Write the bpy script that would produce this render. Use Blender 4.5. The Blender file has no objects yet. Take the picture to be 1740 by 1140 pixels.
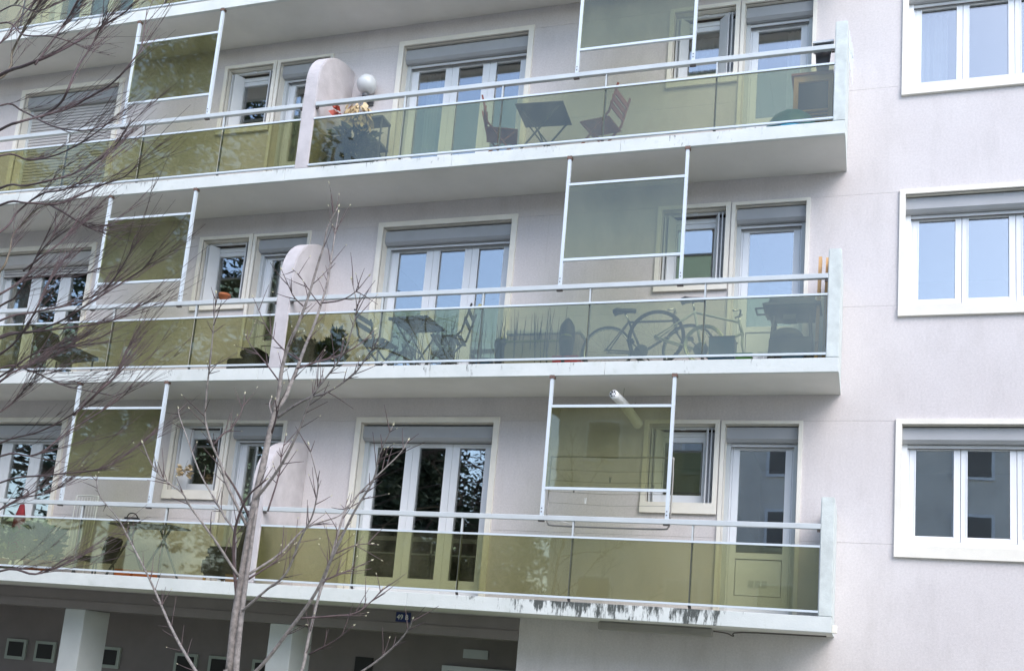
import bpy, bmesh, math, random
from mathutils import Vector, Matrix
random.seed(7)
S = bpy.context.scene
C = S.collection

# ------------------------------------------------------------------ camera
CAM = Vector((3.5423, -11.9552, -0.7088))
R_RIGHT = Vector((0.94641477, 0.31215850, 0.08280196))
R_DOWN = Vector((0.01983800, 0.19971346, -0.97965350))
R_FWD = Vector((-0.32234383, 0.92880117, 0.18281916))
FPX, PPX, PPY = 1765.606, 882.102, 821.94
cam = bpy.data.cameras.new('camera'); camo = bpy.data.objects.new('camera', cam); C.objects.link(camo)
M = Matrix((R_RIGHT, -R_DOWN, -R_FWD)).transposed().to_4x4(); M.translation = CAM
camo.matrix_world = M
cam.sensor_width = 36; cam.lens = FPX / 1740 * 36
cam.shift_x = -(PPX - 870) / 1740; cam.shift_y = (PPY - 570) / 1740
cam.clip_start = 0.1; cam.clip_end = 2000
S.camera = camo

def at(u, v, y):
    """photo pixel -> the point of the real place on the plane at depth y"""
    d = R_RIGHT * ((u - PPX) / FPX) + R_DOWN * ((v - PPY) / FPX) + R_FWD
    return CAM + d * ((y - CAM.y) / d.y)

# ------------------------------------------------------------------ light
SUN_EL, SUN_AZ = math.radians(44), math.radians(40)     # azimuth measured from -y (the open side) towards +x
w = bpy.data.worlds.new('World'); S.world = w; w.use_nodes = True
nt = w.node_tree; bg = nt.nodes['Background']
sky = nt.nodes.new('ShaderNodeTexSky'); sky.sky_type = 'NISHITA'; sky.sun_disc = False
sky.sun_elevation = SUN_EL; sky.sun_rotation = math.pi - SUN_AZ
sky.air_density = 1.0; sky.dust_density = 1.1; sky.ozone_density = 1.0
nt.links.new(sky.outputs[0], bg.inputs[0]); bg.inputs[1].default_value = 0.15
sun = bpy.data.lights.new('sun', 'SUN'); sun.energy = 1.0; sun.angle = math.radians(44); sun.color = (1.0, 0.95, 0.90)
suno = bpy.data.objects.new('sun', sun); C.objects.link(suno)
sd = Vector((math.sin(SUN_AZ) * math.cos(SUN_EL), -math.cos(SUN_AZ) * math.cos(SUN_EL), math.sin(SUN_EL)))
suno.rotation_euler = sd.to_track_quat('Z', 'Y').to_euler()
vs = S.view_settings; vs.view_transform = 'Standard'; vs.look = 'None'; vs.gamma = 1; vs.use_curve_mapping = False
vs.exposure = 1.4
S.render.engine = 'CYCLES'
S.cycles.transparent_max_bounces = 24; S.cycles.max_bounces = 10
S.cycles.use_denoising = True

# ------------------------------------------------------------------ materials
MATS = {}
def nodes_of(name):
    m = bpy.data.materials.new(name); m.use_nodes = True
    MATS[name] = m
    return m, m.node_tree, m.node_tree.nodes['Principled BSDF']
def pos_scaled(t, sc):
    g = t.nodes.new('ShaderNodeNewGeometry'); mp = t.nodes.new('ShaderNodeMapping')
    mp.inputs['Scale'].default_value = sc
    t.links.new(g.outputs['Position'], mp.inputs['Vector']); return mp.outputs['Vector']
def noise(t, vec, scale, detail=4, rough=.6):
    n = t.nodes.new('ShaderNodeTexNoise'); n.inputs['Scale'].default_value = scale
    n.inputs['Detail'].default_value = detail; n.inputs['Roughness'].default_value = rough
    t.links.new(vec, n.inputs['Vector']); return n.outputs['Fac']
def ramp(t, fac, p0, p1, c0=(0,0,0,1), c1=(1,1,1,1)):
    r = t.nodes.new('ShaderNodeValToRGB'); e = r.color_ramp.elements
    e[0].position = p0; e[0].color = c0; e[1].position = p1; e[1].color = c1
    t.links.new(fac, r.inputs['Fac']); return r.outputs['Color']
def mixc(t, fac, a, b, mode='MIX'):
    m = t.nodes.new('ShaderNodeMix'); m.data_type = 'RGBA'; m.blend_type = mode
    for sock, val in ((m.inputs['Factor'], fac), (m.inputs[6], a), (m.inputs[7], b)):
        if isinstance(val, (int, float)): sock.default_value = val
        elif isinstance(val, tuple): sock.default_value = val if len(val) == 4 else val + (1,)
        else: t.links.new(val, sock)
    return m.outputs[2]
def mth(t, op, a, b=0.0):
    m = t.nodes.new('ShaderNodeMath'); m.operation = op
    for i, val in enumerate((a, b)):
        if isinstance(val, (int, float)): m.inputs[i].default_value = val
        else: t.links.new(val, m.inputs[i])
    return m.outputs[0]
def bump(t, p, h, strength, dist=.01):
    b = t.nodes.new('ShaderNodeBump'); b.inputs['Strength'].default_value = strength; b.inputs['Distance'].default_value = dist
    t.links.new(h, b.inputs['Height']); t.links.new(b.outputs['Normal'], p.inputs['Normal'])
def plain(name, col, rough=.5, var=.12, vscale=6.0, metal=0.0, bumps=0.0, bscale=80.0, sc=(1,1,1)):
    m, t, p = nodes_of(name)
    v = pos_scaled(t, sc)
    n = noise(t, v, vscale)
    lo = tuple(c * (1 - var) for c in col); hi = tuple(min(1, c * (1 + var)) for c in col)
    t.links.new(ramp(t, n, .3, .7, lo + (1,), hi + (1,)), p.inputs['Base Color'])
    p.inputs['Roughness'].default_value = rough; p.inputs['Metallic'].default_value = metal
    if bumps: bump(t, p, noise(t, v, bscale, 3), bumps)
    return m

def make_wall():
    m, t, p = nodes_of('render_plaster')
    v = pos_scaled(t, (1, 1, 1))
    big = noise(t, v, .55, 5, .62); mid = noise(t, pos_scaled(t, (1, 1, .35)), 3.2, 5, .65); fine = noise(t, v, 42, 5, .75)
    c = mixc(t, ramp(t, big, .32, .70), (.60, .56, .56, 1), (.675, .64, .643, 1))
    c = mixc(t, ramp(t, mid, .50, .80, (0,0,0,1), (.38,.38,.38,1)), c, (.44, .41, .40, 1))
    c = mixc(t, ramp(t, fine, .35, .7), c, mixc(t, 1.0, c, (.83, .83, .83, 1), 'MULTIPLY'))
    # narrow rain runs
    run = noise(t, pos_scaled(t, (7, 7, .22)), 1.6, 5, .7)
    c = mixc(t, ramp(t, run, .60, .82, (0,0,0,1), (.42,.42,.42,1)), c, (.42, .39, .375, 1))
    t.links.new(c, p.inputs['Base Color']); p.inputs['Roughness'].default_value = .93
    bump(t, p, noise(t, v, 130, 3, .6), .5, .006)
make_wall()

def make_fascia(name, x0, x1, amount):
    m, t, p = nodes_of(name)
    v = pos_scaled(t, (1, 1, 1))
    base = mixc(t, ramp(t, noise(t, v, 2.2, 5), .35, .7), (.57, .60, .585, 1), (.66, .685, .668, 1))
    blot = ramp(t, noise(t, v, 7, 6, .7), .58, .74, (0,0,0,1), (.45,.45,.45,1))
    c = mixc(t, blot, base, (.42, .46, .40, 1))
    g = t.nodes.new('ShaderNodeNewGeometry'); sx = t.nodes.new('ShaderNodeSeparateXYZ'); t.links.new(g.outputs['Position'], sx.inputs[0])
    a = t.nodes.new('ShaderNodeMapRange'); a.interpolation_type = 'SMOOTHSTEP'; a.inputs[1].default_value = x0 - 1.2; a.inputs[2].default_value = x0 + 1.2
    b = t.nodes.new('ShaderNodeMapRange'); b.interpolation_type = 'SMOOTHSTEP'; b.inputs[1].default_value = x1 - .5; b.inputs[2].default_value = x1 + .4; b.inputs[3].default_value = 1; b.inputs[4].default_value = 0
    t.links.new(sx.outputs[0], a.inputs[0]); t.links.new(sx.outputs[0], b.inputs[0])
    zone = mth(t, 'MULTIPLY', a.outputs[0], b.outputs[0])
    st = noise(t, pos_scaled(t, (3.2, 1, 1.5)), 1.6, 5, .65)
    st2 = noise(t, pos_scaled(t, (26, 1, 4.0)), 1.2, 5, .75)
    sv = mth(t, 'ADD', mth(t, 'MULTIPLY', st, .55), mth(t, 'MULTIPLY', st2, .45))
    # streaks start at the top edge and break up downwards
    zz = mth(t, 'MULTIPLY', mth(t, 'FRACT', mth(t, 'DIVIDE', mth(t, 'ADD', sx.outputs[2], 27.5), 2.75)), 2.75)
    sv = mth(t, 'ADD', sv, mth(t, 'MULTIPLY', mth(t, 'SUBTRACT', zz, .09), .38))
    thr = mth(t, 'SUBTRACT', 0.66, mth(t, 'MULTIPLY', zone, amount))
    f = t.nodes.new('ShaderNodeMapRange'); f.interpolation_type = 'SMOOTHSTEP'
    t.links.new(sv, f.inputs[0]); t.links.new(thr, f.inputs[1]); t.links.new(mth(t, 'ADD', thr, .085), f.inputs[2])
    c = mixc(t, mth(t, 'MULTIPLY', f.outputs[0], .94), c, (.035, .042, .038, 1))
    t.links.new(c, p.inputs['Base Color']); p.inputs['Roughness'].default_value = .8
    bump(t, p, noise(t, v, 60, 4), .35, .006)
make_fascia('fascia_paint', -40, -39, 0.0)
make_fascia('fascia_paint_spotted', -9, 2.6, 0.085)
make_fascia('fascia_paint_streaked', -.9, 2.35, 0.19)

def glass(name, tint, f0, rough=0.0, haze=0.0, hazecol=(.5,.5,.45,1), wavy=0.0):
    m = bpy.data.materials.new(name); m.use_nodes = True; MATS[name] = m
    t = m.node_tree
    t.nodes.remove(t.nodes['Principled BSDF'])
    out = t.nodes['Material Output']
    tr = t.nodes.new('ShaderNodeBsdfTransparent'); tr.inputs[0].default_value = tint + (1,)
    gl = t.nodes.new('ShaderNodeBsdfGlossy'); gl.inputs['Roughness'].default_value = rough
    gl.inputs[0].default_value = (1, 1, 1, 1)
    lw = t.nodes.new('ShaderNodeLayerWeight'); lw.inputs['Blend'].default_value = .5
    fr = mth(t, 'ADD', f0, mth(t, 'MULTIPLY', mth(t, 'POWER', lw.outputs['Facing'], 4.0), 1 - f0))
    if wavy:
        b = t.nodes.new('ShaderNodeBump'); b.inputs['Strength'].default_value = wavy; b.inputs['Distance'].default_value = .02
        t.links.new(noise(t, pos_scaled(t, (1, 1, 1)), 2.5, 2), b.inputs['Height']); t.links.new(b.outputs['Normal'], gl.inputs['Normal'])
    s1 = tr.outputs[0]
    if haze:
        df = t.nodes.new('ShaderNodeBsdfDiffuse'); df.inputs[0].default_value = hazecol
        mh = t.nodes.new('ShaderNodeMixShader')
        hz = mth(t, 'MULTIPLY', ramp(t, noise(t, pos_scaled(t, (1.5, 1, .7)), 2.0, 5, .6), .3, .75), haze)
        t.links.new(hz, mh.inputs[0]); t.links.new(s1, mh.inputs[1]); t.links.new(df.outputs[0], mh.inputs[2]); s1 = mh.outputs[0]
    mx = t.nodes.new('ShaderNodeMixShader')
    t.links.new(fr, mx.inputs[0]); t.links.new(s1, mx.inputs[1]); t.links.new(gl.outputs[0], mx.inputs[2])
    t.links.new(mx.outputs[0], out.inputs['Surface'])
glass('olive_glass', (.665, .672, .50), .072, 0.022, .08, (.45, .44, .33, 1), .02)
glass('window_glass', (.80, .83, .83), .26, 0.012, 0.0, (.5,.5,.5,1), .007)

plain('column_white', (.52, .54, .54), .85, .06, 2, 0, .3, 90)
plain('soffit_plaster', (.70, .685, .655), .9, .07, 1.2, 0, .3, 90)
plain('surround_cream', (.74, .71, .645), .85, .06, 3, 0, .25, 90)
plain('divider_paint', (.50, .47, .48), .88, .11, 5, 0, .5, 70)
plain('pier_paint', (.56, .598, .58), .8, .14, 6, 0, .3, 70)
plain('white_frame', (.74, .76, .79), .35, .03, 3)
plain('shutter_grey', (.36, .37, .39), .5, .05, 3)
plain('shutter_pale', (.50, .48, .47), .5, .05, 3)
plain('guide_grey', (.52, .55, .57), .45, .04, 3)
plain('metal_shutter', (.62, .64, .67), .4, .04, 3)
plain('rail_paint', (.51, .545, .56), .38, .06, 4)
plain('rail_white', (.60, .66, .71), .35, .04, 4)
plain('bracket_dark', (.10, .085, .08), .7, .2, 20)
plain('post_dark', (.16, .165, .17), .5, .1, 20)
plain('rust_foot', (.16, .10, .08), .8, .25, 30)
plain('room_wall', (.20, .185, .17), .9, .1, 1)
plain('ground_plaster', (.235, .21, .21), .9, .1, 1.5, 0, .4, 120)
plain('vent_green', (.40, .45, .41), .7, .08, 4)
plain('dark_void', (.03, .03, .032), .8, .1, 3)
plain('plate_blue', (.012, .022, .11), .35, .05, 4)
plain('plate_white', (.75, .75, .72), .5, .03, 4)
plain('terrace_floor', (.58, .555, .525), .85, .1, 5)
plain('curtain_cloth', (.62, .61, .60), .9, .08, 4)
plain('bark_grey', (.235, .21, .195), .9, .42, 25, 0, .6, 60)
plain('bark_purple', (.095, .066, .066), .85, .35, 14, 0, .4, 60)
plain('bark_olive', (.17, .14, .10), .9, .3, 12, 0, .5, 60)
plain('bud', (.55, .52, .36), .7, .15, 30)
plain('needles', (.045, .065, .032), .8, .45, 1.6)
plain('leaf_dark', (.035, .06, .03), .6, .4, 12)
plain('leaf_green', (.10, .17, .05), .6, .35, 12)
plain('leaf_dry', (.52, .41, .25), .8, .25, 14)
plain('leaf_red', (.50, .11, .08), .6, .3, 14)
plain('reed', (.03, .027, .022), .8, .4, 9)
plain('teak_red', (.30, .095, .062), .6, .18, 12, 0, .2, 60, (1, 1, 6))
plain('iron_grey', (.085, .09, .10), .5, .12, 14)
plain('bistro_black', (.028, .03, .034), .45, .2, 14)
plain('dark_plastic', (.022, .022, .024), .5, .2, 12)
plain('black_cloth', (.018, .017, .016), .9, .25, 9)
plain('wood_pine', (.62, .37, .16), .6, .14, 10, 0, .1, 60, (8, 8, 1))
plain('teal_plastic', (.035, .24, .36), .4, .12, 8)
plain('blue_plastic', (.02, .07, .17), .4, .12, 8)
plain('green_plastic', (.06, .20, .05), .5, .12, 8)
plain('red_plastic', (.42, .03, .03), .45, .12, 8)
plain('orange_plastic', (.55, .14, .03), .5, .15, 8)
plain('terracotta', (.44, .15, .065), .8, .15, 12)
plain('olive_rim', (.20, .22, .06), .6, .15, 12)
plain('box_grey', (.34, .31, .29), .7, .1, 5)
plain('lamp_opal', (.60, .62, .63), .25, .02, 3)
plain('bike_black', (.055, .055, .06), .35, .15, 10)
plain('bike_mint', (.50, .55, .54), .3, .1, 10)
plain('tyre', (.035, .035, .037), .75, .15, 20)
plain('chrome', (.66, .67, .69), .22, .04, 10, .9)
plain('white_plastic', (.78, .78, .77), .4, .04, 6)
plain('salmon_card', (.46, .27, .19), .8, .08, 8)
plain('feed_yellow', (.50, .44, .17), .9, .2, 40, 0, .5, 90)
plain('tarp_blue', (.04, .20, .50), .5, .3, 16)
plain('dark_red_cloth', (.16, .012, .016), .9, .25, 9)
plain('tube_grey', (.30, .285, .265), .5, .1, 5)
plain('ochre_wall', (.72, .69, .64), .9, .1, 1)
plain('roof_tile', (.20, .10, .07), .8, .2, 3)
def make_ground():
    m, t, p = nodes_of('forecourt')
    v = pos_scaled(t, (1, 1, 1))
    c = mixc(t, ramp(t, noise(t, v, .12, 4), .42, .58), (.38, .365, .345, 1), (.16, .19, .10, 1))
    c = mixc(t, ramp(t, noise(t, v, 30, 4), .3, .8), c, mixc(t, 1.0, c, (.75, .75, .75, 1), 'MULTIPLY'))
    t.links.new(c, p.inputs['Base Color']); p.inputs['Roughness'].default_value = .95
make_ground()

# ------------------------------------------------------------------ helpers
WM = {}          # world matrices of parents that stand in building space
def link(name, me, parent=None, inv=True):
    o = bpy.data.objects.new(name, me); C.objects.link(o)
    if parent is not None:
        o.parent = parent
        if inv and parent.name in WM: o.matrix_parent_inverse = WM[parent.name].inverted()
    return o
BOXES = {}
def box(name, x0, x1, y0, y1, z0, z1, mat, parent=None, bev=0.0):
    """one box-shaped piece; alike pieces share their mesh"""
    key = (round(x1 - x0, 4), round(y1 - y0, 4), round(z1 - z0, 4), mat, bev)
    me = BOXES.get(key)
    if me is None:
        bm = bmesh.new(); bmesh.ops.create_cube(bm, size=1)
        for v in bm.verts: v.co = Vector((v.co.x * (x1 - x0), v.co.y * (y1 - y0), v.co.z * (z1 - z0)))
        if bev: bmesh.ops.bevel(bm, geom=bm.edges[:], offset=bev, segments=2, affect='EDGES', profile=.6)
        me = bpy.data.meshes.new(name); bm.to_mesh(me); bm.free(); me.materials.append(MATS[mat]); BOXES[key] = me
    o = link(name, me, parent); loc = Vector(((x0 + x1) / 2, (y0 + y1) / 2, (z0 + z1) / 2)); o.location = loc
    WM[o.name] = Matrix.Translation(loc)
    return o
def group_part(name, parent):        # a part that is only the sum of its pieces
    o = link(name, None, parent); o.empty_display_size = .1; WM[o.name] = Matrix.Identity(4); return o
def bbox(bm, x0, x1, y0, y1, z0, z1):
    r = bmesh.ops.create_cube(bm, size=1)['verts']
    for v in r: v.co = Vector(((x0 + x1) / 2 + v.co.x * (x1 - x0), (y0 + y1) / 2 + v.co.y * (y1 - y0), (z0 + z1) / 2 + v.co.z * (z1 - z0)))
def mesh_obj(name, bm, mat, parent=None, smooth=False, inv=True):
    me = bpy.data.meshes.new(name); bm.to_mesh(me); bm.free()
    me.materials.append(MATS[mat])
    if smooth:
        for f in me.polygons: f.use_smooth = True
    o = link(name, me, parent, inv)
    if inv: WM[o.name] = Matrix.Identity(4)
    return o
def boxes_obj(name, lst, mat, parent=None):
    bm = bmesh.new()
    for b in lst: bbox(bm, *b)
    return mesh_obj(name, bm, mat, parent)
def tag(o, label=None, cat=None, group=None, kind=None):
    if label: o['label'] = label
    if cat: o['category'] = cat
    if group: o['group'] = group
    if kind: o['kind'] = kind
    return o
def thing(name, label, cat, loc=(0, 0, 0), rz=0.0, group=None):
    o = bpy.data.objects.new(name, None); o.empty_display_size = .1; C.objects.link(o)
    o.location = loc; o.rotation_euler = (0, 0, rz)
    return tag(o, label, cat, group)
def lpart(name, bm, mat, parent, smooth=False):      # part in its thing's own space
    return mesh_obj(name, bm, mat, parent, smooth, inv=False)
def tube(bm, pts, r0, r1=None, n=6, cap=True):
    pts = [Vector(p) for p in pts]
    if r1 is None: r1 = r0
    rings = []; L = len(pts); prev = None
    for i, p in enumerate(pts):
        d = (pts[min(i + 1, L - 1)] - pts[max(i - 1, 0)])
        d = d.normalized() if d.length > 1e-9 else Vector((0, 0, 1))
        a = d.cross(Vector((0, 0, 1)) if abs(d.z) < .9 else Vector((1, 0, 0))) if prev is None else prev - d * prev.dot(d)
        if a.length < 1e-6: a = d.orthogonal()
        a.normalize(); prev = a; b = d.cross(a)
        r = r0 + (r1 - r0) * i / max(1, L - 1)
        rings.append([bm.verts.new(p + (a * math.cos(2 * math.pi * k / n) + b * math.sin(2 * math.pi * k / n)) * r) for k in range(n)])
    for i in range(L - 1):
        for k in range(n):
            bm.faces.new((rings[i][k], rings[i][(k + 1) % n], rings[i + 1][(k + 1) % n], rings[i + 1][k]))
    if cap and n > 2:
        bm.faces.new(rings[0][::-1]); bm.faces.new(rings[-1])
def lathe(bm, prof, n=20, cx=0, cy=0):
    rings = [[bm.verts.new((cx + r * math.cos(2 * math.pi * k / n), cy + r * math.sin(2 * math.pi * k / n), z)) for k in range(n)] for r, z in prof]
    for i in range(len(rings) - 1):
        for k in range(n): bm.faces.new((rings[i][k], rings[i][(k + 1) % n], rings[i + 1][(k + 1) % n], rings[i + 1][k]))
    bm.faces.new(rings[0][::-1]); bm.faces.new(rings[-1])
def bar(bm, a, b, wd, th, up=Vector((0, 0, 1))):
    """rectangular bar from a to b"""
    a = Vector(a); b = Vector(b); d = (b - a); L = d.length; d.normalize()
    s = d.cross(up)
    if s.length < 1e-5: s = d.cross(Vector((1, 0, 0)))
    s.normalize(); t = s.cross(d)
    m = Matrix((s * wd, d * L, t * th)).transposed().to_4x4(); m.translation = (a + b) / 2
    bmesh.ops.create_cube(bm, size=1, matrix=m)
def smooth_path(pts, k=4):
    pts = [Vector(p) for p in pts]; out = []
    P = [pts[0] * 2 - pts[1]] + pts + [pts[-1] * 2 - pts[-2]]
    for i in range(1, len(P) - 2):
        for j in range(k):
            t = j / k; a, b, c, d = P[i - 1], P[i], P[i + 1], P[i + 2]
            out.append(.5 * ((2 * b) + (c - a) * t + (2 * a - 5 * b + 4 * c - d) * t * t + (3 * b - a - 3 * c + d) * t ** 3))
    out.append(pts[-1]); return out

# ------------------------------------------------------------------ dimensions (metres)
H = 2.75; GZ = -2.35; F = -.9095; P = -6.765
NS = 4
XL, XR = -17.0, 9.0

# ------------------------------------------------------------------ ground
bm = bmesh.new(); bmesh.ops.create_grid(bm, x_segments=2, y_segments=2, size=300)
for v in bm.verts: v.co.z = GZ
tag(mesh_obj('ground', bm, 'forecourt'), kind='structure')

# ------------------------------------------------------------------ the apartment building
BLD = thing('apartment_building', 'pale pink rendered apartment block with long glazed balconies and roller shutters', 'building', (-3, 0, GZ))
WM[BLD.name] = Matrix.Translation((-3, 0, GZ))

# openings per storey: (x0, x1, z0, z1) of the holes in the wall
def storey_openings(k):
    o = []
    for U in (0, P, 2 * P):
        o.append((-2.87 + U, -1.005 + U, .14, 2.425))        # wide glazed door
        o.append((.985 + U, 1.775 + U, 1.455, 2.41))         # small window
        o.append((1.89 + U, 2.725 + U, .14, 2.41))           # single door
    o.append((3.835, 5.62, 1.045, 2.41))                     # window beyond the balcony
    return o
HOLES = []
for k in range(NS):
    for (a, b, c, d) in storey_openings(k): HOLES.append((a, b, c + k * H, d + k * H))
TH = .34
def wall_band(z0, z1):
    hs = [h for h in HOLES if h[2] < z1 - 1e-4 and h[3] > z0 + 1e-4]
    xs = sorted({XL, XR} | {h[0] for h in hs} | {h[1] for h in hs}); zs = sorted({z0, z1} | {min(max(q, z0), z1) for h in hs for q in h[2:]})
    bm = bmesh.new()
    inside = lambda x, z: any(h[0] < x < h[1] and h[2] < z < h[3] for h in hs)
    cell = [[not inside((xs[i] + xs[i + 1]) / 2, (zs[j] + zs[j + 1]) / 2) for j in range(len(zs) - 1)] for i in range(len(xs) - 1)]
    def q(*p): bm.faces.new([bm.verts.new(v) for v in p])
    g = lambda i, j: 0 <= i < len(xs) - 1 and 0 <= j < len(zs) - 1 and cell[i][j]
    for i in range(len(xs) - 1):
        for j in range(len(zs) - 1):
            if not cell[i][j]: continue
            a, b, c, d = xs[i], xs[i + 1], zs[j], zs[j + 1]
            q((a, 0, c), (b, 0, c), (b, 0, d), (a, 0, d)); q((a, TH, c), (a, TH, d), (b, TH, d), (b, TH, c))
            if not g(i - 1, j): q((a, 0, c), (a, 0, d), (a, TH, d), (a, TH, c))
            if not g(i + 1, j): q((b, 0, c), (b, TH, c), (b, TH, d), (b, 0, d))
            if not g(i, j - 1): q((a, 0, c), (a, TH, c), (b, TH, c), (b, 0, c))
            if not g(i, j + 1): q((a, 0, d), (b, 0, d), (b, TH, d), (a, TH, d))
    bmesh.ops.remove_doubles(bm, verts=bm.verts[:], dist=1e-5)
    return mesh_obj('wall_panel', bm, 'render_plaster', BLD)
cuts = [-.0]
for k in range(NS): cuts += [1.06 + k * H, 2.452 + k * H]
cuts.append(NS * H + .6)  # wall carried on out of view, added only to block sky light
for a, b in zip(cuts[:-1], cuts[1:]): wall_band(a + .0012, b - .0012)
# solid core behind the joints and the ground-floor walls
box('end_wall', XR - .3, XR - .004, TH, 9, GZ, NS * H + .6, 'render_plaster', BLD)
box('end_wall', XL + .004, XL + .3, TH, 9, GZ, NS * H + .6, 'render_plaster', BLD)
box('rear_wall', XL, XR, 9, 9.3, GZ, NS * H + .6, 'render_plaster', BLD)
box('unseen_shade_roof', XL - .1, XR + .1, -.25, 9.4, NS * H + .6, NS * H + .8, 'fascia_paint', BLD)  # unseen roof cap, added to shade the storeys below
box('ground_wall', -.45, XR, 0.0, TH, GZ, .001, 'render_plaster', BLD)
box('ceiling_slab', XL + .31, XR - .31, TH + .01, 8.99, -.02, .13, 'soffit_plaster', BLD)
# beam along the open ground floor: upper face, a proud lower roll
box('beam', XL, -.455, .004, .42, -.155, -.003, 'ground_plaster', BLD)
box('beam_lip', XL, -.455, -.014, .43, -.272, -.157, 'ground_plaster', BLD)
for cx0 in (-7.18, -3.862, -10.5, -13.8):
    box('column', cx0, cx0 + .345, -.012 - .004, .50, GZ, -.2745, 'column_white', BLD, .012)
# back wall of the recess with little square vents, the entrance
RB = 1.5
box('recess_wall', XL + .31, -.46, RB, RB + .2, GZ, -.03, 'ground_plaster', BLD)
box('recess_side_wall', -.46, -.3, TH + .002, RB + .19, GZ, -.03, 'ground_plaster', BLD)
for vx in (-9.56, -8.98, -7.75, -6.35, -5.75, -5.0):
    vw = box('vent_window', vx, vx + .40, RB - .035, RB - .005, -1.08, -.76, 'vent_green', BLD)
    box('vent_opening', vx + .055, vx + .345, RB - .045, RB - .037, -1.03, -.805, 'dark_void', vw)
en = boxes_obj('entrance_door', [(-2.0, -1.93, RB - .06, RB - .005, GZ, -.62), (-.6, -.53, RB - .06, RB - .005, GZ, -.62), (-1.93, -.6, RB - .06, RB - .005, -.69, -.62),
                                 (-1.0, -.95, RB - .06, RB - .005, GZ, -.69)], 'white_frame', BLD)
box('pane', -1.93, -1.0, RB - .03, RB - .02, GZ, -.69, 'window_glass', en); box('pane', -.95, -.6, RB - .03, RB - .02, GZ, -.69, 'window_glass', en)
nw = box('narrow_window', -3.34, -3.07, RB - .03, RB - .004, -1.4, -.60, 'dark_void', BLD)
box('letterbox_panel', -1.72, -1.36, RB - .025, RB - .004, -.5, -.38, 'guide_grey', BLD)

# number plate  49 B
plate = box('number_plate', -2.085, -1.885, -.012, .0035, -.142, -.022, 'plate_blue', BLD, .003)
def glyphs(txt, x, y, z, size, mat, parent):
    cu = bpy.data.curves.new('digits', 'FONT'); cu.body = txt; cu.size = size; cu.extrude = .0012
    ob = bpy.data.objects.new('digits', cu); C.objects.link(ob)
    dg = bpy.context.evaluated_depsgraph_get(); me = bpy.data.meshes.new_from_object(ob.evaluated_get(dg)); C.objects.unlink(ob)
    for v in me.vertices: v.co = Vector((x + v.co.x, y - v.co.z, z + v.co.y))
    me.materials.clear(); me.materials.append(MATS[mat])
    o = link('digits', me, parent); return o
glyphs('49 B', -2.07, -.0155, -.113, .088, 'plate_white', plate)

# ---- windows and doors
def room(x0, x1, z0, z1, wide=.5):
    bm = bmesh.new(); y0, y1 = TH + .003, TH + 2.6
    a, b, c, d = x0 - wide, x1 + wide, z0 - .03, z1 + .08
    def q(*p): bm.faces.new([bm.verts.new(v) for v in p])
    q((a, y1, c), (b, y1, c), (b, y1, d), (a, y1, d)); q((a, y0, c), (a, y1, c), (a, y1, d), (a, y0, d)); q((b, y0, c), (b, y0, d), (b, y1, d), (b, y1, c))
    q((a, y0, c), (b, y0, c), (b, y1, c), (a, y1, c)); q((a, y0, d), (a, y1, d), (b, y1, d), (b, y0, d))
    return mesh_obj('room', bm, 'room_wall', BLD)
def surround(x0, x1, z0, z1, wd=.06, proud=.028, legs=True, sill=0.0):
    """moulded frame round an opening, standing proud of the render and lining the reveal"""
    L = [(x0 - wd, x1 + wd, -proud, .012, z1, z1 + wd - .006)]
    L += [(x0 - wd, x0 + .0, -proud, .012, z0, z1), (x1 - .0, x1 + wd, -proud, .012, z0, z1)]
    if sill: L.append((x0 - wd, x1 + wd, -proud - .012, .24, z0 - sill, z0 + .002))
    L += [(x0 - .002, x0 + .006, .012, .25, z0 + .003, z1), (x1 - .006, x1 + .002, .012, .25, z0 + .003, z1), (x0 + .006, x1 - .006, .012, .25, z1 - .006, z1 + .002)]
    return L
def glazed(root, leaves, zb, zt, y, st=.052, bot=.075, top=.06):
    """casement leaves: stile-and-rail frame with a pane each"""
    for (a, b) in leaves:
        lf = boxes_obj('leaf', [(a, a + st, y, y + .055, zb, zt), (b - st, b, y, y + .055, zb, zt), (a + st, b - st, y + .001, y + .054, zb, zb + bot), (a + st, b - st, y + .001, y + .054, zt - top, zt),
                                (a + st, a + st + .012, y - .006, y + .01, zb + bot, zt - top), (b - st - .012, b - st, y - .006, y + .01, zb + bot, zt - top)], 'white_frame', root)
        box('pane', a + st - .004, b - st + .004, y + .024, y + .036, zb + bot - .004, zt - top + .004, 'window_glass', root)
def shutter_box(root, x0, x1, z0, z1, mat='shutter_grey'):
    bm = bmesh.new(); y0, y1 = .05, .235
    pr = [(y0, z1), (y0, z0 + .035), (y0 + .035, z0), (y1, z0), (y1, z1)]
    va = [bm.verts.new((x0, y, z)) for y, z in pr]; vb = [bm.verts.new((x1, y, z)) for y, z in pr]
    for i in range(5): bm.faces.new((va[i], va[(i + 1) % 5], vb[(i + 1) % 5], vb[i]))
    bm.faces.new(va[::-1]); bm.faces.new(vb)
    bmesh.ops.recalc_face_normals(bm, faces=bm.faces[:])
    return mesh_obj('shutter_box', bm, mat, root)
def slat_sheet(root, x0, x1, zb, zt, mat='shutter_pale'):
    """rolled-down part of the shutter, slat by slat"""
    n = max(1, int(round((zt - zb) / .052))); h = (zt - zb) / n
    for i in range(n):
        z = zb + i * h
        box('slat', x0, x1, .145, .163, round(z + .006, 4), round(z + h - .006, 4), mat, root)
    box('slat_backing', x0, x1, .163, .167, zb, zt, 'bracket_dark', root)

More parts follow.
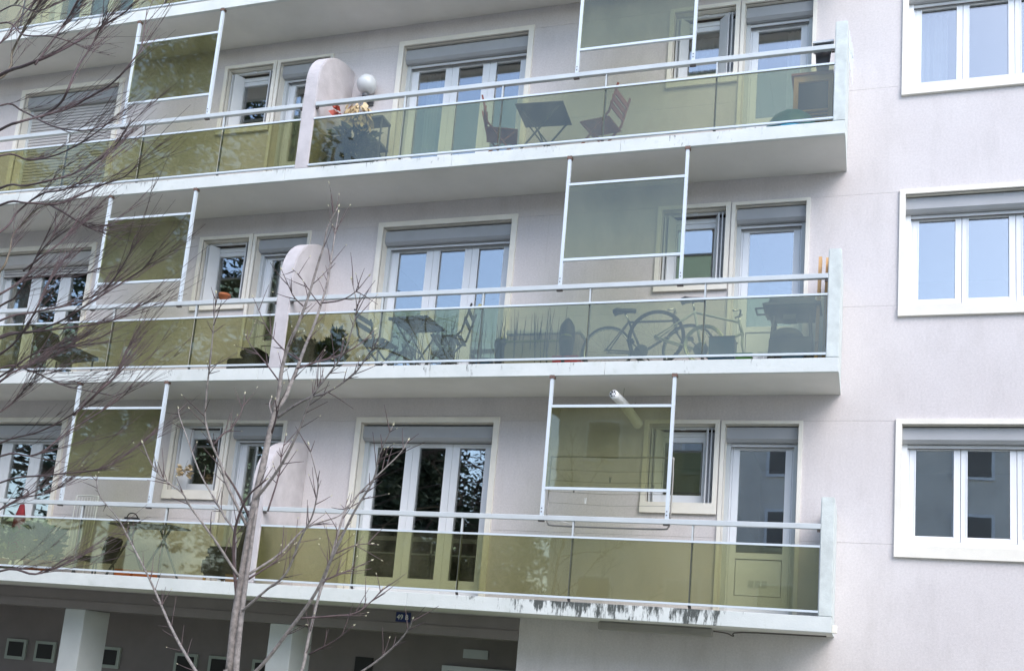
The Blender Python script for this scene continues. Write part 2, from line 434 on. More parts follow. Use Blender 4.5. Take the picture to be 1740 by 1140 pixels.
def door_three(U, k, drop=.05, boxmat='shutter_grey', dark_top=True):
    x0, x1, zb, zt = -2.87 + U, -1.005 + U, .14 + k * H, 2.425 + k * H
    d = boxes_obj('french_door', surround(x0, x1, zb + .02, zt, .075), 'surround_cream', BLD)
    shutter_box(d, x0 + .008, x1 - .008, 2.205 + k * H, 2.39 + k * H, boxmat)
    box('head_fill', x0 + .008, x1 - .008, .24, .33, 2.20 + k * H, zt - .008, 'bracket_dark', d)
    for a, b in ((x0 + .006, x0 + .062), (x1 - .062, x1 - .006)): box('guide_rail', a, b, .14, .20, zb + .02, 2.204 + k * H, 'guide_grey', d)
    fz0, fz1 = .20 + k * H, 2.198 + k * H
    boxes_obj('door_frame', [(x0 + .006, x0 + .066, .203, .27, fz0 - .05, fz1), (x1 - .066, x1 - .006, .203, .27, fz0 - .05, fz1), (x0 + .066, x1 - .066, .204, .27, fz0 - .05, fz0 + .03)], 'white_frame', d)
    e = [x0 + .068, -2.19 + U, -1.625 + U, x1 - .068]
    L = [(e[0], e[1] - .002), (e[1] + .002, e[2] - .002), (e[2] + .002, e[3])]
    glazed(d, L, fz0 + .035, fz1 - .004, .212, .085, .19, .05)
    if drop: slat_sheet(d, x0 + .064, x1 - .064, 2.204 - drop + k * H, 2.204 + k * H, 'metal_shutter' if drop < .12 else 'shutter_pale')
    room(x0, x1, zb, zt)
    return d
def window_small(U, k, left=.13, right=.09):
    x0, x1, zb, zt = .985 + U, 1.775 + U, 1.455 + k * H, 2.41 + k * H
    d = boxes_obj('small_window', surround(x0, x1, zb, zt, .055, .028, True, .125), 'surround_cream', BLD)
    boxes_obj('window_frame', [(x0 + .03, x0 + .09, .19, .26, zb + .02, zt - .05), (x1 - .09, x1 - .03, .19, .26, zb + .02, zt - .05), (x0 + .09, x1 - .09, .191, .26, zt - .11, zt - .05), (x0 + .09, x1 - .09, .191, .26, zb + .02, zb + .07)], 'white_frame', d)
    box('head_fill', x0 + .008, x1 - .008, .2, .33, zt - .049, zt - .007, 'bracket_dark', d)
    boxes_obj('shutter_track', [(x0 + .01, x1 - .01, .10, .125, zt - .04, zt - .012), (x0 + .36, x0 + .42, .085, .1005, zt - .05, zt - .012)], 'metal_shutter', d)
    box('shutter_track', x0 + .01, x1 - .01, .10, .125, zb + .003, zb + .016, 'metal_shutter', d)
    glazed(d, [(x0 + .092, x1 - .092)], zb + .072, zt - .112, .205, .06, .06, .06)
    # folding metal shutter leaves parked against both jambs
    for s, n, ww in ((0, 2, left), (1, 2, right)):
        for i in range(n):
            xx = (x0 + .03 + i * .045) if s == 0 else (x1 - .05 - i * .045)
            dx = ww * (.30 if i else .15) * (1 if s == 0 else -1)
            bm = bmesh.new(); bar(bm, (xx, .055, zb + .02), (xx + dx, .185, zb + .02), .016, .001)
            for v in bm.verts: v.co.z = zb + .02 if v.co.z < zb + .02 else zt - .045
            mesh_obj('shutter_leaf', bm, 'metal_shutter', d)
    room(x0, x1, zb, zt, .25)
    return d
def door_single(U, k, drop=.045, ajar=0.0):
    x0, x1, zb, zt = 1.89 + U, 2.725 + U, .14 + k * H, 2.41 + k * H
    d = boxes_obj('balcony_door', surround(x0, x1, zb + .02, zt, .045), 'surround_cream', BLD)
    shutter_box(d, x0 + .008, x1 - .008, 2.215 + k * H, 2.385 + k * H)
    box('head_fill', x0 + .008, x1 - .008, .24, .33, 2.21 + k * H, zt - .008, 'bracket_dark', d)
    for a, b in ((x0 + .006, x0 + .055), (x1 - .055, x1 - .006)): box('guide_rail', a, b, .14, .20, zb + .02, 2.214 + k * H, 'guide_grey', d)
    fz0, fz1 = .20 + k * H, 2.208 + k * H
    boxes_obj('door_frame', [(x0 + .006, x0 + .075, .203, .27, fz0 - .05, fz1), (x1 - .075, x1 - .006, .203, .27, fz0 - .05, fz1), (x0 + .075, x1 - .075, .204, .27, fz0 - .05, fz0 + .03)], 'white_frame', d)
    a, b, st = x0 + .078, x1 - .078, .075
    boxes_obj('leaf', [(a, a + st, .212, .267, fz0 + .035, fz1 - .004), (b - st, b, .212, .267, fz0 + .035, fz1 - .004), (a + st, b - st, .213, .266, fz1 - .06, fz1 - .004),
                       (a + st, b - st, .213, .266, k * H + .86, k * H + .93), (a + st, b - st, .213, .266, fz0 + .035, k * H + .43)], 'white_frame', d)
    box('lower_panel', a + st + .008, b - st - .008, .226, .25, k * H + .438, k * H + .852, 'white_frame', d)
    box('pane', a + st - .004, b - st + .004, .236, .248, k * H + .926, fz1 - .056, 'window_glass', d)
    for i in range(3):
        vx = (a + b) / 2 - .105 + i * .075
        box('vent_grille', vx, vx + .06, .2195, .2255, k * H + .535, k * H + .615, 'guide_grey', d)
    slat_sheet(d, x0 + .057, x1 - .057, 2.214 - drop + k * H, 2.214 + k * H, 'metal_shutter')
    box('threshold', x0 + .01, x1 - .01, -.02, .20, k * H + .142, k * H + .168, 'surround_cream', d)
    room(x0, x1, zb, zt, .3)
    return d
def window_right(k):
    x0, x1, zb, zt = 3.835, 5.62, 1.045 + k * H, 2.41 + k * H
    d = boxes_obj('casement_window', surround(x0, x1, zb, zt, .065, .03, True, .125), 'surround_cream', BLD)
    shutter_box(d, x0 + .008, x1 - .008, 2.215 + k * H, 2.385 + k * H)
    box('head_fill', x0 + .008, x1 - .008, .24, .33, 2.21 + k * H, zt - .008, 'bracket_dark', d)
    for a, b in ((x0 + .006, x0 + .065), (x1 - .065, x1 - .006)): box('guide_rail', a, b, .135, .18, zb + .003, 2.214 + k * H, 'white_frame', d)
    fz0, fz1 = zb + .004, 2.208 + k * H
    boxes_obj('window_frame', [(x0 + .006, x0 + .088, .183, .25, fz0, fz1), (x1 - .088, x1 - .006, .183, .25, fz0, fz1), (x0 + .088, x1 - .088, .184, .25, fz0, fz0 + .085)], 'white_frame', d)
    e = [x0 + .09, 4.455, 5.02, x1 - .09]
    glazed(d, [(e[0], e[1] - .003), (e[1] + .003, e[2] - .003), (e[2] + .003, e[3])], fz0 + .088, fz1 - .004, .19, .055, .055, .04)
    slat_sheet(d, x0 + .066, x1 - .066, 2.214 - .045 + k * H, 2.214 + k * H, 'metal_shutter')
    room(x0, x1, zb, zt)
    return d

for k in range(NS):
    for U in (0, P):
        dr = {(0, 0): 0, (P, 2): 1.5, (P, 1): .13, (P, 0): .04, (P, 3): .3}.get((U, k), .045)
        door_three(U, k, dr, 'shutter_pale' if (U == P and k == 1) else 'shutter_grey')
        window_small(U, k, *{(0, 2): (.30, .42), (0, 1): (.22, .16), (0, 0): (.22, .12)}.get((U, k), (.30, .05)))
        door_single(U, k, .045 if U == 0 else .04)
    window_right(k)

# ---- balconies
def railing(k, xa, xb, posts):
    z = k * H
    r = box('railing', xa, xb, F, F + .055, z + 1.058, z + 1.1145, 'rail_paint', BLD, .006)
    box('glass_rail', xa, xb, F + .006, F + .036, z + .866, z + .888, 'rail_white', r)
    box('bottom_rail', xa, xb, F + .004, F + .036, z + .195, z + .217, 'rail_white', r)
    ends = [xa] + posts + [xb]
    for a, b in zip(ends[:-1], ends[1:]):
        box('glass_panel', a + .006, b - .006, F + .017, F + .024, z + .212, z + .870, 'olive_glass', r)
    for p in posts:
        box('post', p - .010, p + .010, F + .038, F + .054, z + .19, z + 1.06, 'post_dark', r)
        box('post_cap', p - .008, p + .008, F + .012, F + .034, z + .889, z + 1.057, 'rail_paint', r)
        bm = bmesh.new(); bar(bm, (p, F + .046, z + .20), (p + .012, F + .05, z + .15), .022, .03); mesh_obj('bracket', bm, 'bracket_dark', r)
    for e, s in ((xa, 1), (xb, -1)):
        box('wall_clip', min(e, e + s * .035), max(e, e + s * .035), F + .015, F + .045, z + 1.030, z + 1.0575, 'bracket_dark', r)
    return r
def screen(k, U):
    z = k * H; x0, x1 = U + .0, U + 1.427
    s = group_part('privacy_screen', BLD)
    for x in (x0, x1): box('post', x - .018, x + .018, F + .008, F + .05, z + 1.1155, z + H - .03, 'rail_white', s)
    for zz in (2.374, 1.414): box('crossbar', x0 + .0185, x1 - .0185, F + .010, F + .044, z + zz, z + zz + .030, 'rail_white', s)
    box('glass_panel', x0 + .016, x1 - .016, F + .022, F + .029, z + 1.438, z + 2.380, 'olive_glass', s)
    for x in (x0, x1):
        box('ceiling_foot', x - .03, x + .03, F + .0, F + .06, z + H - .030, z + H + .012, 'rust_foot', s)
        box('foot_bolt', x - .035, x + .035, F + .012, F + .045, z + 1.042, z + 1.0575, 'bracket_dark', s)
        for q in (1.15, 1.19): box('screw', x - .006, x + .006, F + .003, F + .0078, z + q, z + q + .011, 'bracket_dark', s)
    return s
DIVX = (-3.82, -3.62)
def divider(k, x0, x1):
    z = k * H; bm = bmesh.new()
    pr = [(-.001, .165), (F + .004, .165), (F + .004, 1.42)]
    for i in range(1, 19):
        a = math.pi / 2 * i / 18; c, s_ = math.cos(a), math.sin(a)
        pr.append(((F + .004) * c ** .92, 1.42 + .69 * s_ ** .92))
    pr[-1] = (-.001, 2.11)
    va = [bm.verts.new((x0, y, zz + z)) for y, zz in pr]; vb = [bm.verts.new((x1, y, zz + z)) for y, zz in pr]
    n = len(pr)
    for i in range(n): bm.faces.new((va[i], va[(i + 1) % n], vb[(i + 1) % n], vb[i]))
    bm.faces.new(va[::-1]); bm.faces.new(vb)
    bmesh.ops.recalc_face_normals(bm, faces=bm.faces[:])
    bmesh.ops.bevel(bm, geom=[e for e in bm.edges if len(e.link_faces) == 2 and any(len(f.verts) > 8 for f in e.link_faces)], offset=.012, segments=2, affect='EDGES')
    return mesh_obj('divider_wall', bm, 'divider_paint', BLD)
PX0, PX1 = 3.037, 3.172
for k in range(NS):
    z = k * H
    fm = {0: 'fascia_paint_streaked', 1: 'fascia_paint_spotted', 2: 'fascia_paint_spotted'}.get(k, 'fascia_paint')
    box('balcony_slab', XL, PX1 - .004, F + .055, -.001, z + .010, z + .135, 'soffit_plaster', BLD)
    box('floor_finish', XL, PX0, F + .075, -.002, z + .1355, z + .152, 'terrace_floor', BLD)
    seams = [-10.5, -3.95, -1.55, .62, PX1]
    xa = XL
    for xb in seams:
        box('fascia', xa + .0012, xb - .0012, F, F + .052, z, z + .159, fm, BLD, .005); xa = xb
    # end pier: upright slab at the balcony end, front to wall
    bm = bmesh.new()
    prof = [(F + .001, .1595), (F + .001, 1.396), (F + .14, 1.396), (F + .22, 1.30), (-.001, 1.30), (-.001, .1595)]
    bbox(bm, PX0, PX1 - .001, F + .001, -.001, z + .1605, z + 1.396)
    bmesh.ops.bevel(bm, geom=bm.edges[:], offset=.008, segments=2, affect='EDGES')
    mesh_obj('end_pier', bm, 'pier_paint', BLD)
    box('slab_end', PX1 - .0035, PX1 + .001, F + .053, -.002, z + .008, z + .158, 'pier_paint', BLD)
    divider(k, *DIVX)
    railing(k, DIVX[1], PX0, [-2.30, -.955, .38, 1.715])
    railing(k, DIVX[1] + P, DIVX[0], [P - 2.30, P - .955, P + .38, P + 1.715])
    divider(k, DIVX[0] + P, DIVX[1] + P)
    screen(k, 0); screen(k, P)

# tube light under the lowest slab with its cable
tl = box('tube_light', .60, 1.90, -.34, -.24, -.088, .004, 'tube_grey', BLD, .02)
bm = bmesh.new(); tube(bm, smooth_path([(1.9, -.25, -.02), (2.05, -.25, -.035), (2.12, -.24, -.06), (2.2, -.22, -.012), (3.1, -.22, .002)]), .008, .008, 6)
mesh_obj('cable', bm, 'bracket_dark', tl, True)
box('junction_box', PX1 + .002, PX1 + .05, -.75, -.68, .01, .09, 'surround_cream', BLD, .004)

# ------------------------------------------------------------------ things on the balconies
FZ = [k * H + .152 for k in range(NS)]
def floor_at(u, v, y, k):
    p = at(u, v, y); return (p.x, y, FZ[k])

def folding_chair(name, loc, rz, label, mat, slats=True, group=None):
    t = thing(name, label, 'chair', loc, rz, group)
    w2, sd = .19, .19
    if slats:
        for i in range(6):
            y = -sd + .01 + i * .068; bm = bmesh.new(); bbox(bm, -w2, w2, y, y + .05, .43, .445); lpart('seat_slat', bm, mat, t)
    else:
        bm = bmesh.new(); bbox(bm, -w2, w2, -sd, sd + .02, .425, .445); bmesh.ops.bevel(bm, geom=bm.edges[:], offset=.006, segments=1, affect='EDGES'); lpart('seat', bm, mat, t)
    for s in (-1, 1):
        bm = bmesh.new(); bar(bm, (s * w2, -.24, 0), (s * w2, .20, .50), .02, .026, Vector((1, 0, 0))); bar(bm, (s * w2, .20, .49), (s * w2, .30, .86), .02, .026, Vector((1, 0, 0))); lpart('leg', bm, mat, t)
        bm = bmesh.new(); bar(bm, (s * (w2 - .025), .25, 0), (s * (w2 - .025), -.17, .43), .02, .026, Vector((1, 0, 0))); lpart('leg', bm, mat, t)
    n = 2 if slats else 3
    for i in range(n):
        z = (.66 + i * .12) if slats else (.60 + i * .085); y = .20 + (z - .49) * .27
        bm = bmesh.new(); bar(bm, (-w2, y - .012, z), (w2, y - .012, z), .016, .06 if slats else .08); lpart('back_slat', bm, mat, t)
    bm = bmesh.new(); bar(bm, (-w2, .22, .05), (w2, .22, .05), .016, .02); lpart('stretcher', bm, mat, t)
    return t
def folding_table(name, loc, rz, label, mat, slats, wx=.56, wy=.56, h=.70):
    t = thing(name, label, 'table', loc, rz)
    if slats:
        n = 9
        for i in range(n):
            x = -wx / 2 + i * wx / n; bm = bmesh.new(); bbox(bm, x, x + wx / n - .018, -wy / 2, wy / 2, h - .018, h); lpart('top_slat', bm, mat, t)
        bm = bmesh.new(); bbox(bm, -wx / 2, wx / 2, -wy / 2, -wy / 2 + .03, h - .035, h - .019); lpart('top_frame', bm, mat, t)
        bm = bmesh.new(); bbox(bm, -wx / 2, wx / 2, wy / 2 - .03, wy / 2, h - .035, h - .019); lpart('top_frame', bm, mat, t)
    else:
        bm = bmesh.new(); bbox(bm, -wx / 2, wx / 2, -wy / 2, wy / 2, h - .02, h); bmesh.ops.bevel(bm, geom=bm.edges[:], offset=.006, segments=1, affect='EDGES'); lpart('tabletop', bm, mat, t)
    for s in (-1, 1):
        yy = s * (wy / 2 - .05)
        bm = bmesh.new(); bar(bm, (-wx / 2 + .04, yy, 0), (wx / 2 - .06, yy, h - .03), .016, .022, Vector((0, 1, 0))); lpart('leg', bm, mat, t)
        bm = bmesh.new(); bar(bm, (wx / 2 - .04, yy - s * .03, 0), (-wx / 2 + .06, yy - s * .03, h - .03), .016, .022, Vector((0, 1, 0))); lpart('leg', bm, mat, t)
    bm = bmesh.new(); bar(bm, (0, -wy / 2 + .05, h / 2), (0, wy / 2 - .05, h / 2), .014, .014); lpart('stretcher', bm, mat, t)
    return t
def leaves(bm, n, cx, cy, z0, z1, rx, ry, size, droop=0.0, up=0.0):
    for _ in range(n):
        a = random.uniform(0, 6.283); r = random.random() ** .6; z = random.uniform(z0, z1)
        c = Vector((cx + math.cos(a) * r * rx, cy + math.sin(a) * r * ry, z))
        d = Vector((math.cos(a) + random.uniform(-.5, .5), math.sin(a) + random.uniform(-.5, .5), random.uniform(-.6, .6) - droop + up)).normalized()
        s = d.cross(Vector((random.uniform(-1, 1), random.uniform(-1, 1), random.uniform(-1, 1))))
        if s.length < .01: continue
        s.normalize(); L = size * random.uniform(.6, 1.4); W = L * random.uniform(.16, .3)
        v = [bm.verts.new(c), bm.verts.new(c + d * L * .5 + s * W), bm.verts.new(c + d * L), bm.verts.new(c + d * L * .5 - s * W)]
        bm.faces.new(v)
def pot(bm, r, h, cx=0, cy=0, z=0):
    lathe(bm, [(r * .72, z), (r * .95, z + h * .8), (r * 1.04, z + h * .82), (r * 1.04, z + h), (r * .9, z + h)], 18, cx, cy)

# --- top balcony beside the divider: potted plant, side table, globe lamp
x = at(600, 240, -.50).x
t = thing('potted_plant', 'bushy potted plant with hanging dried yellow leaves and red tips beside rounded divider', 'plant', (x, -.50, FZ[2]))
bm = bmesh.new(); pot(bm, .16, .26); lpart('pot', bm, 'dark_plastic', t, True)
bm = bmesh.new(); leaves(bm, 420, 0, 0, .26, .72, .27, .2, .15, .2); o = lpart('foliage', bm, 'leaf_dark', t); o['kind'] = 'stuff'
bm = bmesh.new(); leaves(bm, 150, .04, -.04, .80, 1.10, .17, .13, .15, 1.8); o = lpart('dried_leaves', bm, 'leaf_dry', t); o['kind'] = 'stuff'
bm = bmesh.new(); leaves(bm, 34, -.20, -.04, .92, 1.06, .09, .08, .12, 0, .5); o = lpart('red_leaves', bm, 'leaf_red', t); o['kind'] = 'stuff'
bm = bmesh.new()
for q in range(7):
    a = q * .9; tube(bm, [(0, 0, .24), (.06 * math.cos(a), .06 * math.sin(a), .6), (.15 * math.cos(a), .12 * math.sin(a), 1.08)], .008, .004, 5)
lpart('stem', bm, 'bark_olive', t)
x = at(638, 210, -.38).x
t = thing('plant_stand', 'dark two tier plant stand behind the dried yellow plant', 'plant stand', (x, -.36, FZ[2]))
for z in (.52, .90):
    bm = bmesh.new(); bbox(bm, -.16, .16, -.13, .13, z, z + .03); lpart('shelf', bm, 'iron_grey', t)
for sx in (-.145, .145):
    for sy in (-.115, .115):
        bm = bmesh.new(); bbox(bm, sx - .01, sx + .01, sy - .01, sy + .01, 0, .9); lpart('leg', bm, 'iron_grey', t)
p = at(625, 146, -.14)
t = thing('globe_lamp', 'white opal globe lamp on the wall above the dried plant', 'lamp', (p.x, -.17, p.z))
bm = bmesh.new(); bmesh.ops.create_uvsphere(bm, u_segments=28, v_segments=18, radius=.142); lpart('globe', bm, 'lamp_opal', t, True)
bm = bmesh.new(); lathe(bm, [(.05, -.19), (.05, -.155), (.04, -.15)], 14); tube(bm, [(0, 0, -.18), (0, .169, -.18)], .015); bbox(bm, -.05, .05, .15, .168, -.24, -.12); lpart('bracket', bm, 'iron_grey', t)

# --- top balcony: table for two
x = at(925, 215, -.50).x
folding_table('folding_table', (x - .02, -.50, FZ[2]), math.radians(4), 'dark grey solid folding table between two red brown chairs', 'iron_grey', False, .62, .56, .70)
xa = at(845, 235, -.55).x; xb = at(1012, 225, -.55).x
folding_chair('folding_chair', (xa + .06, -.52, FZ[2]), math.radians(110), 'red brown folding chair between white framed french door and dark table, facing the table', 'teak_red', False, 'red brown folding chairs')
folding_chair('folding_chair', (xb + .04, -.52, FZ[2]), math.radians(-100), 'red brown folding chair with its back to the small lace curtained window', 'teak_red', False, 'red brown folding chairs')
p = at(918, 170, -.45)
bm = bmesh.new(); lathe(bm, [(.04, 0), (.05, .02), (.045, .05), (.03, .055)], 14); o = mesh_obj('ashtray', bm, 'terracotta', None, True); o.location = (x, -.45, FZ[2] + .70)
tag(o, 'small round terracotta dish on the dark folding table', 'dish')

# --- top balcony corner: wooden cabinet, teal tub, patterned mat, planter box on rail
x0, x1 = at(1350, 160, -.45).x, PX0 - .02
t = thing('wooden_cabinet', 'pale wooden framed cabinet with dark mesh door against the end pier', 'cabinet', ((x0 + x1) / 2, -.42, FZ[2]))
hw = (x1 - x0) / 2
bm = bmesh.new(); bbox(bm, -hw, hw, -.14, .16, .02, .80); lpart('carcass', bm, 'dark_plastic', t)
for s in (-1, 1):
    bm = bmesh.new(); bbox(bm, s * hw - .055 if s > 0 else -hw, hw if s > 0 else -hw + .055, -.175, -.141, 0, .80); lpart('door_stile', bm, 'wood_pine', t)
for z0, z1 in ((.72, .80), (.34, .36), (.02, .08)):
    bm = bmesh.new(); bbox(bm, -hw + .0555, hw - .0555, -.172, -.141, z0, z1); lpart('door_rail', bm, 'wood_pine', t)
for q in range(5):
    bm = bmesh.new(); bbox(bm, -hw + .0555, hw - .0555, -.160, -.142, .12 + q * .045, .135 + q * .045); lpart('slat', bm, 'wood_pine', t)
bm = bmesh.new(); bbox(bm, -hw - .03, hw, -.19, .17, .801, .83); lpart('top_board', bm, 'teak_red', t)
x = at(1352, 205, -.62).x
t = thing('paddling_tub', 'upturned round teal plastic tub on the floor before the wooden cabinet', 'tub', (x - .05, -.58, FZ[2]))
bm = bmesh.new(); lathe(bm, [(.30, 0), (.31, .05), (.285, .16), (.23, .25), (.15, .31), (.05, .33)], 28); lpart('shell', bm, 'teal_plastic', t, True)
bm = bmesh.new(); lathe(bm, [(.315, .0), (.325, .02), (.315, .04)], 28); lpart('rim', bm, 'teal_plastic', t, True)
t = thing('floor_mat', 'blue patterned mat on the floor at the foot of the end pier', 'mat', (2.55, -.76, FZ[2]))
bm = bmesh.new(); bbox(bm, -.42, .46, -.05, .3, .0, .02); lpart('mat_base', bm, 'tarp_blue', t)
for q in range(9):
    bm = bmesh.new(); a = -.40 + q * .095; bbox(bm, a, a + .045, -.052, .3, .003, .023); lpart('stripe', bm, ('feed_yellow', 'dark_plastic', 'box_grey')[q % 3], t)
x = PX0 - .14
t = thing('rail_planter', 'dark planter box with grey tray of pebbles hung on the rail against the end pier', 'planter', (x, -.72, k and FZ[2] + .80))
bm = bmesh.new(); lathe(bm, [(.095, .0), (.12, .22), (.125, .225), (.125, .25), (.1, .25)], 4)
bmesh.ops.rotate(bm, cent=(0, 0, 0), matrix=Matrix.Rotation(math.pi / 4, 3, 'Z'), verts=bm.verts[:]); lpart('trough', bm, 'dark_plastic', t)
bm = bmesh.new(); bbox(bm, -.11, .12, -.11, .11, .251, .275); lpart('tray', bm, 'guide_grey', t)
bm = bmesh.new()
for q in range(9):
    r = bmesh.ops.create_icosphere(bm, subdivisions=1, radius=.022 + .014 * random.random())['verts']
    o3 = Vector((random.uniform(-.07, .09), random.uniform(-.08, .08), .295))
    for v in r: v.co += o3
lpart('pebbles', bm, 'chrome', t, True)
bm = bmesh.new(); bbox(bm, -.05, .05, .10, .118, -.0, .0); bm.free()
bm = bmesh.new(); bar(bm, (-.0, .09, .2), (0, -.155, .157), .03, .006); lpart('hook', bm, 'iron_grey', t)
t = thing('wire_hanger', 'thin folded white metal rack on the outer face of the top end pier', 'rack', (PX1 + .004, -.60, FZ[2] + .85))
for q in range(4):
    bm = bmesh.new(); tube(bm, [(.008 + q * .012, -.12 + q * .07, .38 - .03 * q), (.012 + q * .012, -.12 + q * .07, -.02 - .05 * q)], .005, .005, 6); lpart('rod', bm, 'rail_white', t)
bm = bmesh.new(); tube(bm, [(.004, -.13, .18), (.045, .1, .17)], .006, .006, 6); lpart('cross_rod', bm, 'rail_white', t)

# --- middle balcony
x = at(535, 600, -.52).x
t = thing('barbecue_chest', 'black covered barbecue chest beside the rounded divider, plants in front', 'barbecue', (x - .14, -.42, FZ[1]))
bm = bmesh.new(); bbox(bm, -.36, .34, -.2, .22, .0, .36); bmesh.ops.bevel(bm, geom=bm.edges[:], offset=.04, segments=3, affect='EDGES'); lpart('body', bm, 'black_cloth', t, True)
bm = bmesh.new(); bbox(bm, -.33, .30, -.17, .2, .361, .47); bmesh.ops.bevel(bm, geom=bm.edges[:], offset=.05, segments=3, affect='EDGES'); lpart('lid', bm, 'iron_grey', t, True)
bm = bmesh.new(); tube(bm, [(-.2, -.2, .40), (-.2, -.24, .40), (.2, -.24, .40), (.2, -.2, .40)], .012); lpart('handle', bm, 'dark_plastic', t)
x = at(572, 590, -.6).x
t = thing('potted_shrub', 'small dark green conifer in a pot beside the black barbecue chest', 'plant', (x, -.62, FZ[1]))
bm = bmesh.new(); pot(bm, .11, .18); lpart('pot', bm, 'dark_plastic', t, True)
bm = bmesh.new(); leaves(bm, 380, 0, 0, .16, .40, .12, .11, .10, 0, .9); leaves(bm, 120, 0, 0, .38, .56, .05, .05, .09, 0, 1.4); o = lpart('foliage', bm, 'leaf_dark', t); o['kind'] = 'stuff'
x = at(505, 590, -.70).x
t = thing('trough_plant', 'dark leafy plants in a trough tucked against the rounded divider', 'plant', (x + .03, -.70, FZ[1]))
bm = bmesh.new(); bbox(bm, -.1, .5, -.08, .08, 0, .14); bmesh.ops.bevel(bm, geom=bm.edges[:], offset=.015, segments=2, affect='EDGES'); lpart('trough', bm, 'dark_plastic', t)
bm = bmesh.new(); leaves(bm, 420, .2, 0, .12, .40, .30, .07, .10, 0, .8); o = lpart('foliage', bm, 'leaf_dark', t); o['kind'] = 'stuff'
x = at(712, 555, -.45).x
folding_table('slatted_table', (x - .02, -.46, FZ[1]), math.radians(-3), 'black slatted folding bistro table on the middle balcony', 'bistro_black', True, .56, .52, .71)
x = at(640, 590, -.5).x
folding_chair('bistro_chair', (x + .02, -.48, FZ[1]), math.radians(84), 'black slatted bistro chair between potted conifer and slatted table', 'bistro_black', True, 'black slatted bistro chairs')
x = at(752, 590, -.55).x
folding_chair('bistro_chair', (x + .06, -.56, FZ[1]), math.radians(-78), 'black slatted bistro chair between slatted table and dead reeds', 'bistro_black', True, 'black slatted bistro chairs')
# hanging feed ball
p = at(816, 521, -.84)
t = thing('feed_ball', 'yellow round bird feed ball hanging from the middle railing', 'bird feeder', (p.x, -.83, p.z))
bm = bmesh.new(); bmesh.ops.create_icosphere(bm, subdivisions=3, radius=.036)
for v in bm.verts: v.co *= 1 + random.uniform(-.06, .06)
lpart('ball', bm, 'feed_yellow', t, True)
bm = bmesh.new(); tube(bm, [(0, 0, .03), (.02, -.01, .21)], .003, .003, 5); lpart('string', bm, 'white_plastic', t)
# long trough with dead reeds, dark pots at its ends, grey storage box behind
x0, x1 = at(846, 590, -.70).x, at(958, 590, -.70).x
t = thing('reed_trough', 'long grey planting trough with olive rim and dead reed stalks', 'planter', ((x0 + x1) / 2, -.70, FZ[1])); hw = (x1 - x0) / 2
bm = bmesh.new(); bbox(bm, -hw, hw, -.09, .09, .0, .30); lpart('trough', bm, 'box_grey', t)
bm = bmesh.new(); bbox(bm, -hw - .01, hw + .01, -.1, .1, .301, .33); bmesh.ops.bevel(bm, geom=bm.edges[:], offset=.008, segments=2, affect='EDGES'); lpart('rim', bm, 'olive_rim', t)
bm = bmesh.new()
for q in range(72):
    a = random.uniform(-hw - 1.35, hw + .02) if q % 3 else random.uniform(-hw, hw); yb = random.uniform(-.10, -.02)
    hh = random.uniform(.45, .74); ln = random.uniform(-.06, .06)
    tube(bm, [(a, yb, .02), (a + ln * .3, yb - .02, hh * .5), (a + ln, yb + random.uniform(-.03, .01), hh)], random.uniform(.004, .009), .002, 4, False)
o = lpart('reed_stalks', bm, 'reed', t); o['kind'] = 'stuff'
for (u, lab, hgt) in ((849, 'dark pot with mossy top at the chair end of the reed trough', .34), (958, 'taller dark pot at the bicycle end of the reed trough', .36)):
    x = at(u, 590, -.80).x
    t = thing('dark_pot', lab, 'pot', (x, -.80 + .06, FZ[1]))
    bm = bmesh.new(); pot(bm, .085, hgt); lpart('vessel', bm, 'dark_plastic', t, True)
    bm = bmesh.new(); lathe(bm, [(.07, hgt + .001), (.078, hgt + .012), (.06, hgt + .035), (.02, hgt + .045)], 14); lpart('moss', bm, 'olive_rim', t, True)
x = at(962, 556, -.66).x
t = thing('garden_statue', 'dark hooded figurine standing by the taller pot', 'figurine', (x, -.60, FZ[1]))
bm = bmesh.new(); lathe(bm, [(.07, 0), (.085, .08), (.08, .22), (.09, .36), (.10, .46), (.085, .56), (.05, .62), (.012, .66)], 16); lpart('body', bm, 'dark_plastic', t, True)
x0, x1 = at(868, 580, -.35).x, at(990, 580, -.35).x
t = thing('storage_box', 'grey plastic storage box behind the reed trough', 'box', ((x0 + x1) / 2, -.30, FZ[1])); hw = (x1 - x0) / 2
bm = bmesh.new(); bbox(bm, -hw, hw, -.2, .2, 0, .5); bmesh.ops.bevel(bm, geom=bm.edges[:], offset=.012, segments=2, affect='EDGES'); lpart('body', bm, 'box_grey', t)
bm = bmesh.new(); bbox(bm, -hw - .015, hw + .015, -.215, .2, .501, .56); bmesh.ops.bevel(bm, geom=bm.edges[:], offset=.012, segments=2, affect='EDGES'); lpart('lid', bm, 'guide_grey', t)
